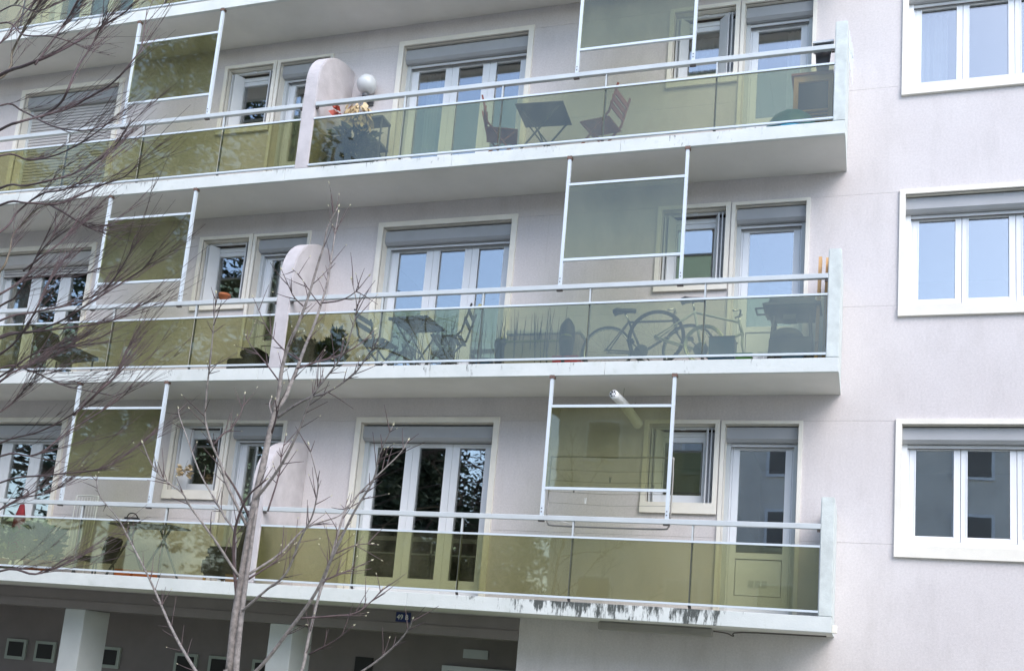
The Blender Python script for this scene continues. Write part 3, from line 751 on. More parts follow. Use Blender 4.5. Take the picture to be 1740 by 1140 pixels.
for nm, lab, cat, u0, u1, hh, mt in (('red_crate', 'low red plastic tray on the floor beside the taller pot', 'tray', 944, 986, .11, 'red_plastic'),
                                   ('blue_crate', 'dark blue crate with black rim behind the silver wheel', 'crate', 1206, 1249, .30, 'blue_plastic'),
                                   ('green_tray', 'low green plastic tray beside the dark blue crate', 'tray', 1252, 1279, .10, 'green_plastic'),
                                   ('blue_tub', 'navy blue tub on the floor under the barbecue', 'tub', 1330, 1366, .11, 'blue_plastic'),
                                   ('blue_box', 'small dark blue box beside the mossy pot', 'box', 815, 838, .10, 'blue_plastic')):
    a, b = at(u0, 600, -.70).x, at(u1, 600, -.70).x
    t = thing(nm, lab, cat, ((a + b) / 2, -.70, FZ[1])); hw = (b - a) / 2
    bm = bmesh.new(); bbox(bm, -hw, hw, -.1, .13, .0, .012); bbox(bm, -hw, -hw + .012, -.1, .13, .0121, hh); bbox(bm, hw - .012, hw, -.1, .13, .0121, hh); bbox(bm, -hw + .0121, hw - .0121, -.1, -.088, .0121, hh); bbox(bm, -hw + .0121, hw - .0121, .118, .13, .0121, hh); lpart('shell', bm, mt, t)
    bm = bmesh.new(); bbox(bm, -hw - .008, hw + .008, -.108, -.09, hh + .0005, hh + .014); bbox(bm, -hw - .008, hw + .008, .12, .138, hh + .0005, hh + .014); lpart('rim', bm, 'dark_plastic' if nm == 'blue_crate' else mt, t)
# bicycles
def wheel(parent, cx, cz, r, y, rimmat, tyremat='tyre'):
    bm = bmesh.new(); n = 40
    tube(bm, [(cx + math.cos(a) * r, y, cz + math.sin(a) * r) for a in [i * 2 * math.pi / n for i in range(n + 1)]], .016, .016, 6, False); ty = lpart('wheel', bm, tyremat, parent, True)
    bm = bmesh.new(); tube(bm, [(cx + math.cos(a) * (r - .02), y, cz + math.sin(a) * (r - .02)) for a in [i * 2 * math.pi / n for i in range(n + 1)]], .010, .010, 6, False); lpart('rim', bm, rimmat, ty, True)
    bm = bmesh.new()
    for i in range(18):
        a = i * 2 * math.pi / 18; tube(bm, [(cx + .02 * math.cos(a + .5), y, cz + .02 * math.sin(a + .5)), (cx + math.cos(a) * (r - .02), y, cz + math.sin(a) * (r - .02))], .0016, .0016, 3, False)
    lpart('spokes', bm, 'chrome', ty)
    bm = bmesh.new(); tube(bm, [(cx, y - .045, cz), (cx, y + .045, cz)], .022, .022, 10); lpart('hub', bm, 'chrome', ty, True)
def bicycle(label, y, rear, front, bb, seat, head, mat, rimmat, has_front=True, r=.325, handle=.28):
    """all points in the bicycle's own plane: (x, z) above the floor, x from the rear hub"""
    t = thing('bicycle', label, 'bicycle', (rear[0], y, rear[2]))
    wheel(t, 0, rear[1], r, 0, rimmat)
    V = lambda q: Vector((q[0], 0, q[1]))
    R, B, Se, Hd = Vector((0, 0, rear[1])), V(bb), V(seat), V(head)
    hb = Hd + Vector((.03, 0, -.13)); Fr = V(front)
    bm = bmesh.new()
    tube(bm, [B, Se], .015, .015, 8); tube(bm, [Se + Vector((0, 0, -.02)), Hd], .014, .014, 8); tube(bm, [B, hb], .017, .017, 8); tube(bm, [Hd + Vector((-.008, 0, .03)), hb + Vector((.008, 0, -.03))], .018, .018, 8)
    for s in (-1, 1):
        tube(bm, [R + Vector((0, s * .05, 0)), B + Vector((0, s * .03, 0))], .009, .009, 6); tube(bm, [R + Vector((0, s * .05, 0)), Se + Vector((0, s * .012, -.02))], .008, .008, 6)
    lpart('frame', bm, mat, t, True)
    bm = bmesh.new()
    for s in (-1, 1): tube(bm, [hb + Vector((.006, s * .035, -.02)), (hb + Fr) / 2 + Vector((-.01, s * .05, 0)), Fr + Vector((0, s * .05, 0))], .011, .008, 6)
    lpart('fork', bm, mat, t, True)
    if has_front: wheel(t, Fr.x, Fr.z, r, 0, rimmat)
    bm = bmesh.new(); tube(bm, [Se, Se + (Se - B).normalized() * .13], .012, .012, 8); lpart('seat_post', bm, 'chrome', t, True)
    sp = Se + (Se - B).normalized() * .13; bm = bmesh.new()
    prof = [(-.13, .075, .0), (-.08, .08, .022), (-.01, .05, .022), (.07, .022, .018), (.14, .016, .01)]
    ring = []
    for (dx, wy, dz) in prof:
        ring.append([bm.verts.new((sp.x + dx, yy, sp.z + zz)) for yy, zz in ((-wy, dz), (0, dz + .018), (wy, dz), (wy * .8, dz - .035), (-wy * .8, dz - .035))])
    for i in range(4):
        for q in range(5): bm.faces.new((ring[i][q], ring[i][(q + 1) % 5], ring[i + 1][(q + 1) % 5], ring[i + 1][q]))
    bm.faces.new(ring[0][::-1]); bm.faces.new(ring[-1]); lpart('saddle', bm, 'dark_plastic', t, True)
    st = Hd + Vector((-.01, 0, .07)); bm = bmesh.new(); tube(bm, [Hd, st], .012, .012, 8)
    tube(bm, smooth_path([st + Vector((-.06, -handle, .03)), st + Vector((.02, -handle * .6, .05)), st, st + Vector((.02, handle * .6, .05)), st + Vector((-.06, handle, .03))]), .011, .011, 7); lpart('handlebar', bm, 'chrome', t, True)
    bm = bmesh.new(); tube(bm, [B + Vector((0, -.05, 0)), B + Vector((0, -.065, 0))], .085, .085, 18); lpart('chainring', bm, 'bike_black', t)
    for s in (-1, 1):
        bm = bmesh.new(); tube(bm, [B + Vector((0, s * .075, 0)), B + Vector((s * .12, s * .08, -s * .11))], .009, .008, 6); bbox(bm, B.x + s * .12 - .04, B.x + s * .12 + .04, s * .125 - .045, s * .125 + .045, B.z - s * .11 - .012, B.z - s * .11 + .012); lpart('crank', bm, 'dark_plastic', t)
    return t
def rel(u, v, y, x0, k): q = at(u, v, y); return (q.x - x0, q.z - FZ[k])
yA = -.40; xr = at(1031, 598, yA).x
bicycle('black bicycle with its saddle nearest the storage box', yA, (xr, .30, FZ[1]), (.98, .30), (.43, .27), rel(1068, 545, yA, xr, 1), rel(1146, 545, yA, xr, 1), 'bike_black', 'chrome', True, .30, .10)
yB = -.60; xr = at(1115, 574, yB).x; zr = at(1115, 574, yB).z - FZ[1]
bicycle('pale mint bicycle without front wheel leaning by the barbecue', yB, (xr, zr, FZ[1]), rel(1264, 606, yB, xr, 1), rel(1192, 597, yB, xr, 1), rel(1180, 528, yB, xr, 1), rel(1257, 548, yB, xr, 1), 'bike_mint', 'tyre', False, .325, .12)
x = at(1196, 600, -.74).x
t = thing('loose_wheel', 'loose silver rimmed bicycle wheel standing against the railing glass', 'wheel', (x, -.76, FZ[1]))
wheel(t, 0, .235, .22, 0, 'chrome', 'chrome')
# barbecue on legs
x = at(1347, 525, -.5).x
t = thing('barbecue', 'grey charcoal barbecue with wide bowl on legs near the end pier', 'barbecue', (x, -.50, FZ[1]))
bm = bmesh.new(); bbox(bm, -.29, .29, -.19, .19, .60, .80); bmesh.ops.bevel(bm, geom=bm.edges[:], offset=.045, segments=3, affect='EDGES'); lpart('bowl', bm, 'iron_grey', t, True)
bm = bmesh.new(); bbox(bm, -.315, .315, -.205, .205, .70, .725); lpart('rim', bm, 'iron_grey', t)
bm = bmesh.new(); bbox(bm, -.09, .05, -.16, .0, .54, .60); lpart('ash_drawer', bm, 'iron_grey', t)
for sx in (-1, 1):
    for sy in (-1, 1):
        bm = bmesh.new(); tube(bm, [(sx * .19, sy * .12, .62), (sx * .24, sy * .15, .0)], .016, .016, 8); lpart('leg', bm, 'iron_grey', t, True)
bm = bmesh.new(); tube(bm, [(-.31, -.1, .70), (-.40, -.1, .70), (-.40, .1, .70), (-.31, .1, .70)], .012); lpart('handle', bm, 'dark_plastic', t)
x = at(1344, 580, -.68).x
t = thing('covered_crate', 'black crate with grey domed lid under the barbecue', 'crate', (x, -.64, FZ[1] + .12))
bm = bmesh.new(); bbox(bm, -.235, .235, -.11, .12, .0, .19); bmesh.ops.bevel(bm, geom=bm.edges[:], offset=.02, segments=2, affect='EDGES'); lpart('body', bm, 'dark_plastic', t)
bm = bmesh.new(); lathe(bm, [(.185, .191), (.18, .23), (.13, .285), (.05, .31)], 20, -.05, 0); lpart('lid', bm, 'iron_grey', t, True)
for sx in (-.2, .2):
    bm = bmesh.new(); bbox(bm, sx - .02, sx + .02, -.1, .11, -.12, -.0005); lpart('foot', bm, 'dark_plastic', t)
for i, (dx, top, lab) in enumerate(((.100, 1.42, 'pale wooden plank leaning beside the middle end pier, outer one of two'), (.025, 1.44, 'pale wooden plank touching the middle end pier, inner one of two'))):
    t = thing('wooden_plank', lab, 'plank', (PX0 - dx, -.62 + i * .08, FZ[1]))
    bm = bmesh.new(); bar(bm, (-.015, 0, 0), (0, .02, top - .152), .09, .035, Vector((1, 0, 0))); lpart('board', bm, 'wood_pine', t)
    bm = bmesh.new(); bar(bm, (-.012, -.055, .25), (-.012, -.055, .30), .095, .012, Vector((1, 0, 0))); lpart('batten', bm, 'wood_pine', t)

# terracotta pot on the left sill of the middle storey
p = at(380, 503, .02)
t = thing('terracotta_pot', 'empty terracotta flower pot on the small window sill', 'pot', (p.x, .04, 1.4575 + H))
bm = bmesh.new(); lathe(bm, [(.05, 0), (.075, .085), (.088, .088), (.09, .125), (.075, .125), (.068, .09)], 18); lpart('vessel', bm, 'terracotta', t, True)
x = at(90, 600, -.6).x
t = thing('lounge_seat', 'black garden lounger on the balcony behind bare branches', 'lounger', (x, -.5, FZ[1]))
bm = bmesh.new(); bar(bm, (-.1, 0, .36), (.5, 0, .40), .5, .05); lpart('seat', bm, 'black_cloth', t)
bm = bmesh.new(); bar(bm, (-.1, 0, .36), (-.32, 0, .78), .5, .04); lpart('backrest', bm, 'black_cloth', t)
for sx in (-.2, .45):
    for sy in (-.2, .2):
        bm = bmesh.new(); tube(bm, [(sx, sy, .36), (sx, sy, 0)], .013); lpart('leg', bm, 'iron_grey', t)
x = at(425, 600, -.5).x
t = thing('black_crate', 'black box against the middle divider, on the other side from the barbecue chest', 'box', (x, -.45, FZ[1]))
bm = bmesh.new(); bbox(bm, -.25, .2, -.2, .2, 0, .24); bmesh.ops.bevel(bm, geom=bm.edges[:], offset=.02, segments=2, affect='EDGES'); lpart('body', bm, 'dark_plastic', t)
bm = bmesh.new(); bbox(bm, -.1, .2, -.18, .2, .2405, .40); bmesh.ops.bevel(bm, geom=bm.edges[:], offset=.05, segments=2, affect='EDGES'); lpart('lid', bm, 'black_cloth', t)

# --- lowest balcony, left flat
x = at(252, 897, -.5).x
t = thing('trestle_table', 'long dark folding trestle table on the lowest balcony with a bag on it', 'table', (x, -.48, FZ[0]))
bm = bmesh.new(); bbox(bm, -.50, .50, -.22, .22, .70, .72); lpart('tabletop', bm, 'iron_grey', t)
for sx in (-.27, .27):
    for s in (-1, 1):
        bm = bmesh.new(); bar(bm, (sx - .2 * s, -.15 * s, 0), (sx + .2 * s, -.15 * s, .69), .02, .024, Vector((0, 1, 0))); lpart('leg', bm, 'iron_grey', t)
t = thing('shoulder_bag', 'black bag lying on the trestle table', 'bag', (x - .28, -.5, FZ[0] + .721))
bm = bmesh.new(); bbox(bm, -.13, .12, -.07, .07, 0, .10); bmesh.ops.bevel(bm, geom=bm.edges[:], offset=.03, segments=3, affect='EDGES'); lpart('body', bm, 'black_cloth', t, True)
bm = bmesh.new(); tube(bm, smooth_path([(-.1, 0, .09), (-.04, -.02, .15), (.05, -.02, .15), (.1, 0, .09)]), .008); lpart('strap', bm, 'black_cloth', t, True)
for i, (u, lab) in enumerate(((211, 'orange storage tray on the floor below the trestle table, nearer the bag'), (243, 'orange storage tray on the floor below the free end of the trestle table'))):
    p = at(u + 4, 972, -.72)
    t = thing('orange_tray', lab, 'tray', (p.x, -.72, FZ[0]))
    bm = bmesh.new(); bbox(bm, -.12, .12, -.09, .12, 0, .015); bbox(bm, -.12, -.105, -.09, .12, .0151, .10); bbox(bm, .105, .12, -.09, .12, .0151, .10); bbox(bm, -.1049, .1049, -.09, -.078, .0151, .10); bbox(bm, -.1049, .1049, .108, .12, .0151, .10); lpart('shell', bm, 'orange_plastic', t)
    bm = bmesh.new(); bbox(bm, -.08, .08, -.06, .09, .016, .07); lpart('contents', bm, 'salmon_card', t)
x = at(160, 950, -.55).x
t = thing('garden_chair', 'dark high backed garden chair between the drying rack and the trestle table', 'chair', (x, -.52, FZ[0]), math.radians(90))
bm = bmesh.new(); bbox(bm, -.19, .19, -.2, .2, .20, .26); bmesh.ops.bevel(bm, geom=bm.edges[:], offset=.02, segments=2, affect='EDGES'); lpart('seat', bm, 'black_cloth', t)
bm = bmesh.new(); bar(bm, (0, -.20, .24), (0, -.27, .54), .32, .05); bmesh.ops.bevel(bm, geom=bm.edges[:], offset=.022, segments=3, affect='EDGES'); lpart('backrest', bm, 'black_cloth', t)
for sx in (-.16, .16):
    for sy in (-.16, .16):
        bm = bmesh.new(); tube(bm, [(sx, sy, .2), (sx * 1.2, sy * 1.2, 0)], .011); lpart('leg', bm, 'iron_grey', t)
x = at(392, 950, -.45).x
t = thing('armchair', 'low black armchair standing against the lowest divider', 'armchair', (x, -.42, FZ[0]))
bm = bmesh.new(); bbox(bm, -.3, .3, -.26, .26, .08, .34); bmesh.ops.bevel(bm, geom=bm.edges[:], offset=.05, segments=3, affect='EDGES'); lpart('seat', bm, 'black_cloth', t, True)
bm = bmesh.new(); bar(bm, (.22, 0, .30), (.33, 0, .78), .5, .11); bmesh.ops.bevel(bm, geom=bm.edges[:], offset=.04, segments=3, affect='EDGES'); lpart('backrest', bm, 'black_cloth', t, True)
for s in (-1, 1):
    bm = bmesh.new(); bbox(bm, -.22, .24, s * .22 - .05, s * .22 + .05, .341, .47); bmesh.ops.bevel(bm, geom=bm.edges[:], offset=.03, segments=2, affect='EDGES'); lpart('armrest', bm, 'black_cloth', t, True)
    for sx in (-.24, .24):
        bm = bmesh.new(); tube(bm, [(sx, s * .2, .09), (sx, s * .2, 0)], .02); lpart('leg', bm, 'wood_pine', t)
x = at(420, 983, -.75).x
t = thing('card_box', 'low salmon pink box on the floor beside the lowest divider', 'box', (x - .12, -.74, FZ[0]))
bm = bmesh.new(); bbox(bm, -.15, .15, -.08, .12, 0, .09); lpart('body', bm, 'salmon_card', t)
bm = bmesh.new(); bbox(bm, -.155, .155, -.085, .125, .0905, .105); lpart('lid', bm, 'salmon_card', t)
# white drying rack
pa, pb = at(112, 836, -.4), at(142, 835, -.4)
t = thing('drying_rack', 'white folded clothes drying rack leaning on the wall beside the lowest french door', 'drying rack', ((pa.x + pb.x) / 2, -.16, FZ[0]))
hw = .19; zt = 1.16
bm = bmesh.new(); tube(bm, smooth_path([(-hw, -.06, 0), (-hw, 0, .6), (-hw, .02, zt - .06), (-hw + .05, .025, zt), (hw - .05, .025, zt), (hw, .02, zt - .06), (hw, 0, .6), (hw, -.06, 0)], 5), .010, .010, 7); lpart('frame', bm, 'white_plastic', t, True)
for q in range(7):
    a = -hw + .05 + q * .048; bm = bmesh.new(); tube(bm, [(a, .012, .25), (a, .024, zt - .02)], .004, .004, 5); lpart('wire', bm, 'white_plastic', t)
# plants and red cloth at the frame edge
x = at(28, 920, -.5).x
t = thing('garden_parasol', 'closed dark red garden parasol in its foot at the far end of the lowest balcony', 'parasol', (x, -.5, FZ[0]))
bm = bmesh.new(); lathe(bm, [(.03, .16), (.085, .22), (.10, .45), (.075, .75), (.03, .95)], 10)
for v in bm.verts: v.co.x *= 1 + .22 * math.sin(9 * math.atan2(v.co.y, v.co.x)); v.co.y *= 1 + .22 * math.sin(7 * math.atan2(v.co.y, v.co.x))
lpart('cloth', bm, 'dark_red_cloth', t, True)
bm = bmesh.new(); tube(bm, [(0, 0, 0), (0, 0, 1.08)], .018, .018, 8); lpart('pole', bm, 'iron_grey', t, True)
bm = bmesh.new(); tube(bm, [(math.cos(a) * .06 , 0, 1.10 + math.sin(a) * .07) for a in [q * math.pi / 8 for q in range(9)]], .01); lpart('crank', bm, 'iron_grey', t, True)
bm = bmesh.new(); lathe(bm, [(.2, 0), (.19, .05), (.05, .07)], 18); lpart('foot', bm, 'iron_grey', t, True)
for i, (u, mt, lab, hh) in enumerate(((58, 'leaf_green', 'bright green bushy plant in a terracotta pot beside the closed parasol', .55), (82, 'leaf_dark', 'darker leafy plant with yellow flowers between green bush and drying rack', .48), (5, 'leaf_green', 'leafy potted plant on the other side of the closed parasol from the green bush', .5))):
    x = at(u, 940, -.58).x
    t = thing('balcony_plant', lab, 'plant', (x, -.60, FZ[0]))
    bm = bmesh.new(); pot(bm, .11, .17); lpart('pot', bm, 'terracotta', t, True)
    bm = bmesh.new(); leaves(bm, 420, 0, 0, .17, hh + .1, .19, .14, .10, 0, .5); o = lpart('foliage', bm, mt, t); o['kind'] = 'stuff'
    if i == 1:
        bm = bmesh.new(); leaves(bm, 40, 0, -.1, .18, .45, .2, .06, .07); o = lpart('flowers', bm, 'feed_yellow', t); o['kind'] = 'stuff'

# --- lowest balcony, right flat: hung wire drying rack, white hose
p0, p1 = at(926, 775, -1.02), at(1140, 775, -1.02)
zt = at(1030, 775, -.86).z; zb = at(1030, 885, -1.0).z
t = thing('hanging_dryer', 'thin metal clothes dryer hooked over the lowest railing inside the privacy screen', 'drying rack', ((p0.x + p1.x) / 2, -.80, zb)); hw = (p1.x - p0.x) / 2 * .985
h = zt - zb
bm = bmesh.new(); tube(bm, smooth_path([(-hw, -.0, .02), (-hw, .0, h - .08), (-hw + .07, .0, h), (0, 0, h), (hw - .07, .0, h), (hw, .0, h - .08), (hw, -.0, .02)], 5), .009, .009, 7); lpart('upper_frame', bm, 'tube_grey', t, True)
bm = bmesh.new(); tube(bm, smooth_path([(-hw, 0, .03), (-hw + .02, .0, -.02), (-hw + .1, -.005, -.04), (0, -.005, -.045), (hw - .1, -.005, -.04), (hw - .02, .0, -.02), (hw, 0, .03)], 5), .010, .010, 7); lpart('lower_frame', bm, 'tube_grey', t, True)
for q in range(4):
    bm = bmesh.new(); zz = h * (.30 + .17 * q); tube(bm, [(-hw, .005, zz), (0, .012, zz - .02), (hw, .005, zz - .005)], .0028, .0028, 4); lpart('line', bm, 'tube_grey', t)
bm = bmesh.new(); tube(bm, [(-hw + .02, .0, .05), (-hw + .32, .01, -.02)], .004); lpart('stay', bm, 'white_plastic', t)
for i, (dx, zz, lab) in enumerate(((.0, .66, 'dark clothes peg at the middle of the dryer lines'), (-.46, .50, 'dark clothes peg near the french door end of the dryer'), (.55, .56, 'dark clothes peg near the small window end of the dryer'), (-.30, .34, 'white clothes peg hanging below the screen crossbar'))):
    q = thing('clothes_peg', lab, 'clothes peg', ((p0.x + p1.x) / 2 + dx * .9, -.79, zb + h * zz), 0, 'clothes pegs')
    for s in (-1, 1):
        bm = bmesh.new(); bar(bm, (s * .004, 0, -.03), (s * .008, 0, .035), .008, .006); lpart('jaw', bm, 'iron_grey' if i < 3 else 'white_plastic', q)
a, b = at(1043, 670, -.78), at(1085, 722, -.10)
a = Vector((a.x, -.80, a.z)); b = Vector((b.x, -.12, b.z))
t = thing('rolled_sheet', 'white rolled plastic tube slung below the slab above the privacy screen', 'roll', a)
d = b - a
bm = bmesh.new(); tube(bm, smooth_path([(0, 0, 0), d * .3 + Vector((0, 0, .02)), d * .65 + Vector((0, 0, .02)), d], 5), .052, .062, 14); lpart('tube_body', bm, 'white_plastic', t, True)
bm = bmesh.new()
for q in range(6):
    an = q * math.pi / 3; c = -d.normalized() * .001 + Vector((math.cos(an) * .03, 0, math.sin(an) * .03)); tube(bm, [c + d.normalized() * .03, c - d.normalized() * .008], .009, .009, 6)
lpart('end_slots', bm, 'dark_plastic', t)
bm = bmesh.new(); tube(bm, [d * .35 + Vector((0, 0, .02)), d * .35 + Vector((.01, 0, H - a.z + .008))], .003, .003, 4); tube(bm, [d * .8 + Vector((0, 0, .02)), d * .8 + Vector((.01, 0, H - a.z + .008))], .003, .003, 4); lpart('hanging_wire', bm, 'bracket_dark', t)

# --- curtains
def curtain(x0, x1, z0, z1, y, label, mat='curtain_cloth', amp=.018, n=9):
    bm = bmesh.new(); N = n * 8; cols = []
    for i in range(N + 1):
        f = i / N; yy = y + amp * math.sin(f * n * 2 * math.pi) + amp * .5 * math.sin(f * n * 3.7)
        cols.append([bm.verts.new((x0 + (x1 - x0) * f + random.uniform(-.002, .002), yy + .01 * q, z0 + (z1 - z0) * (1 - q / 3))) for q in range(4)])
    for i in range(N):
        for q in range(3): bm.faces.new((cols[i][q], cols[i + 1][q], cols[i + 1][q + 1], cols[i][q + 1]))
    bmesh.ops.solidify(bm, geom=bm.faces[:], thickness=.003)
    return tag(mesh_obj('curtain', bm, mat, None, True), label, 'curtain')
curtain(-2.66, -2.46, .24 + 2 * H, 2.2 + 2 * H, .42, 'light curtain drawn to the divider side of the top french door', n=4)
curtain(-1.22, -1.06, .24 + 2 * H, 2.2 + 2 * H, .42, 'light curtain drawn to the far side of the top french door', n=3)
curtain(1.08, 1.70, 1.50 + 2 * H, 2.24 + 2 * H, .36, 'grey lace curtain filling the small window of the top storey', n=8, amp=.012)
curtain(2.40, 2.66, .22 + 2 * H, 2.2 + 2 * H, .38, 'white curtain at one side of the top balcony door', n=4)
curtain(3.95, 4.30, 1.10 + 2 * H, 2.2 + 2 * H, .40, 'pale curtain behind the top casement window beyond the balconies', n=5)
curtain(P - 2.80, P - 2.52, .24 + H, 2.2 + H, .40, 'pale curtain in the middle storey french door behind the bare branches', n=4)
curtain(P + 2.0, P + 2.5, .24 + H, 2.2 + H, .33, 'white curtain in the balcony door beside the middle divider', n=6)
curtain(P + 2.0, P + 2.35, .24 + 2 * H, 2.2 + 2 * H, .33, 'white curtain in the balcony door beside the top divider', n=5)
curtain(P + 1.98, P + 2.25, .24, 2.2, .33, 'white curtain in the balcony door beside the lowest divider', n=4)
# small decoration hanging beside the lowest left window
p = at(315, 800, -.06)
t = thing('straw_ornament', 'pale straw ornament hanging beside the small window of the lowest storey', 'ornament', (p.x, -.075, p.z))
bm = bmesh.new(); leaves(bm, 60, 0, 0, -.08, .08, .06, .03, .08); lpart('straw', bm, 'leaf_dry', t)
bm = bmesh.new(); tube(bm, [(0, 0, .06), (.01, .03, .16)], .003, .003, 4); lpart('string', bm, 'iron_grey', t)

# ------------------------------------------------------------------ trees
def twigs_along(bm, pts, n, lmin, lmax, r, buds=None, curve=.25, upb=.5, bias=None):
    tips = []
    for _ in range(n):
        i = random.randrange(max(1, len(pts) // 5), len(pts) - 1); b = pts[i]; d = (pts[min(i + 1, len(pts) - 1)] - pts[i - 1]).normalized()
        a = d.cross(Vector((random.uniform(-.5, .5), 1, random.uniform(-.3, .3)))) * random.choice((-1, 1))
        if a.length < .01: continue
        v = (d * random.uniform(.5, 1.1) + a.normalized() * random.uniform(.3, .9) + Vector((0, random.uniform(-.35, .35), upb * random.random()))).normalized()
        if bias is not None: v = (d * .7 + v * .45 + bias * random.uniform(.1, .8)).normalized()
        L = random.uniform(lmin, lmax); q = [b]; m = 5
        bend = Vector((random.uniform(-1, 1), random.uniform(-.5, .5), random.uniform(-.4, 1))) * curve
        for j in range(1, m + 1):
            v = (v + bend / m).normalized(); q.append(q[-1] + v * L / m)
        tube(bm, q, r, r * .4, 4, False); tips.append((q[-1], v)); yield q
        if buds is not None and random.random() < .4:
            bud_at(buds, q[-1], v)
def bud_at(bm, p, v, L=.02):
    s = v.orthogonal().normalized(); t = v.cross(s)
    mid = [bm.verts.new(p + v * L * .4 + (s * math.cos(a) + t * math.sin(a)) * L * .22) for a in (0, 1.57, 3.14, 4.71)]
    b0, b1 = bm.verts.new(p), bm.verts.new(p + v * L)
    for i in range(4): bm.faces.new((b0, mid[(i + 1) % 4], mid[i])); bm.faces.new((b1, mid[i], mid[(i + 1) % 4]))

YM = -5.0
mag = thing('young_tree', 'slender bare young tree with pale swelling buds standing before the balconies', 'tree', at(388, 1200, YM) * 1.0)
mag.location.z = GZ; WM[mag.name] = Matrix.Translation(mag.location)
base = mag.location.copy()
def trace(pts, y0=YM, dy=0.0):
    n = len(pts); out = []
    for i, (u, v) in enumerate(pts): out.append(at(u, v, y0 + dy * i / max(1, n - 1)))
    return smooth_path(out, 5)
PXM = 1 / 235.0      # metres per photo pixel at the tree
budbm = bmesh.new(); twbm = bmesh.new()
trunk = [(392, 1140), (400, 1060), (410, 995), (419, 940), (429, 880), (438, 830), (448, 785), (456, 745), (464, 710), (468, 696)]
tp = [Vector((base.x, YM, GZ - .05))] + [at(386, 1165, YM)] + [at(u, v, YM) for u, v in trunk]
bm = bmesh.new(); tube(bm, smooth_path(tp, 4), 11.2 * PXM, 4.2 * PXM, 12); tk = mesh_obj('trunk', bm, 'bark_grey', mag, True)
tb = [(401, 1140), (407, 1075), (415, 1010), (423, 955), (430, 905), (437, 862)]
bm = bmesh.new(); tube(bm, smooth_path([at(393, 1250, YM - .03)] + [at(u, v, YM - .035) for u, v in tb], 4), 6.2 * PXM, 2.4 * PXM, 10); mesh_obj('second_stem', bm, 'bark_grey', mag, True)
branches = [
 ([(468, 698), (485, 675), (491, 659), (500, 639), (510, 612), (518, 590), (533, 554), (545, 519), (555, 485), (561, 450), (569, 399), (575, 362)], 4.6, .8, .35, 9),
 ([(466, 702), (474, 664), (479, 627), (491, 585), (505, 554), (523, 507), (540, 450), (550, 418), (557, 384), (574, 353)], 4.2, .8, -.3, 9),
 ([(472, 709), (498, 691), (528, 675), (557, 666), (601, 636), (626, 602), (640, 585)], 2.6, .6, -.5, 7),
 ([(505, 626), (541, 614), (580, 602), (613, 583), (636, 561)], 2.0, .6, .4, 4),
 ([(425, 858), (452, 826), (475, 794), (491, 766), (509, 728), (521, 696), (535, 666), (560, 634), (582, 602), (598, 560), (606, 520), (598, 477)], 3.0, .6, -.7, 12),
 ([(455, 868), (473, 810), (479, 770), (486, 740)], 1.8, .5, .3, 4),
 ([(402, 1012), (397, 948), (399, 903), (408, 870), (424, 840), (452, 815)], 3.2, 1.2, -.4, 4),
 ([(419, 893), (408, 870), (385, 822), (376, 790), (360, 754), (349, 715), (350, 679), (354, 640), (357, 617), (363, 553), (367, 500)], 3.0, .7, -.6, 11),
 ([(362, 756), (378, 738), (392, 729), (405, 710), (413, 690), (416, 670)], 1.8, .5, .2, 3),
 ([(402, 1005), (399, 960), (399, 905), (383, 880), (365, 848), (340, 804), (319, 747), (305, 708), (303, 694)], 2.8, .6, .5, 8),
 ([(408, 980), (399, 969), (369, 923), (351, 898), (321, 857), (310, 838), (278, 813), (257, 788), (243, 754)], 2.8, .6, -.5, 8),
 ([(386, 1150), (360, 1180), (333, 1140), (308, 1099), (287, 1058), (271, 1021), (250, 975), (220, 917), (200, 880), (170, 843), (163, 810)], 3.6, .8, .9, 14),
 ([(394, 1150), (435, 1140), (497, 1063), (538, 1004), (567, 941), (601, 871), (634, 816), (645, 772), (667, 724)], 3.8, .7, -.8, 10),
 ([(394, 1160), (480, 1185), (512, 1140), (523, 1089), (542, 1011), (560, 956), (575, 904), (586, 871), (604, 845), (641, 808), (678, 772), (693, 749)], 3.6, .7, .5, 12),
 ([(403, 1045), (420, 1030), (455, 1000), (486, 974), (512, 912), (531, 875), (540, 831), (538, 808), (525, 757)], 2.6, .6, -.6, 8),
 ([(418, 978), (475, 941), (520, 897), (578, 875), (590, 850)], 2.6, .7, .6, 6),
 ([(420, 985), (470, 952), (500, 925)], 2.0, .6, .2, 3),
 ([(510, 1050), (567, 1046), (604, 1041), (630, 1022), (650, 1000)], 2.0, .6, .3, 5),
 ([(525, 1111), (567, 1089), (600, 1063)], 1.7, .6, -.2, 2),
 ([(520, 1190), (615, 1140), (667, 1100), (693, 1070), (701, 1052)], 2.2, .7, -.3, 4),
 ([(552, 985), (597, 967), (630, 952)], 1.8, .5, .3, 3),
 ([(570, 940), (604, 926), (630, 923)], 1.4, .5, .2, 2),
 ([(466, 715), (458, 690), (461, 676)], 2.2, .8, .1, 1),
 ([(462, 735), (470, 705), (468, 680)], 2.0, .8, -.2, 1),
 ([(375, 792), (400, 830), (416, 862), (424, 880)], 1.6, 2.2, .2, 0),
 ([(545, 519), (530, 500), (510, 470), (498, 458)], 1.3, .4, .3, 2), ([(547, 515), (580, 510), (605, 495), (626, 470)], 1.5, .4, -.3, 2),
 ([(515, 520), (500, 505), (490, 485), (479, 460)], 1.4, .4, -.3, 2), ([(509, 612), (480, 592), (455, 560), (430, 505)], 1.8, .5, .4, 5), ([(476, 650), (450, 615), (425, 585), (418, 570)], 1.6, .5, .3, 3)]
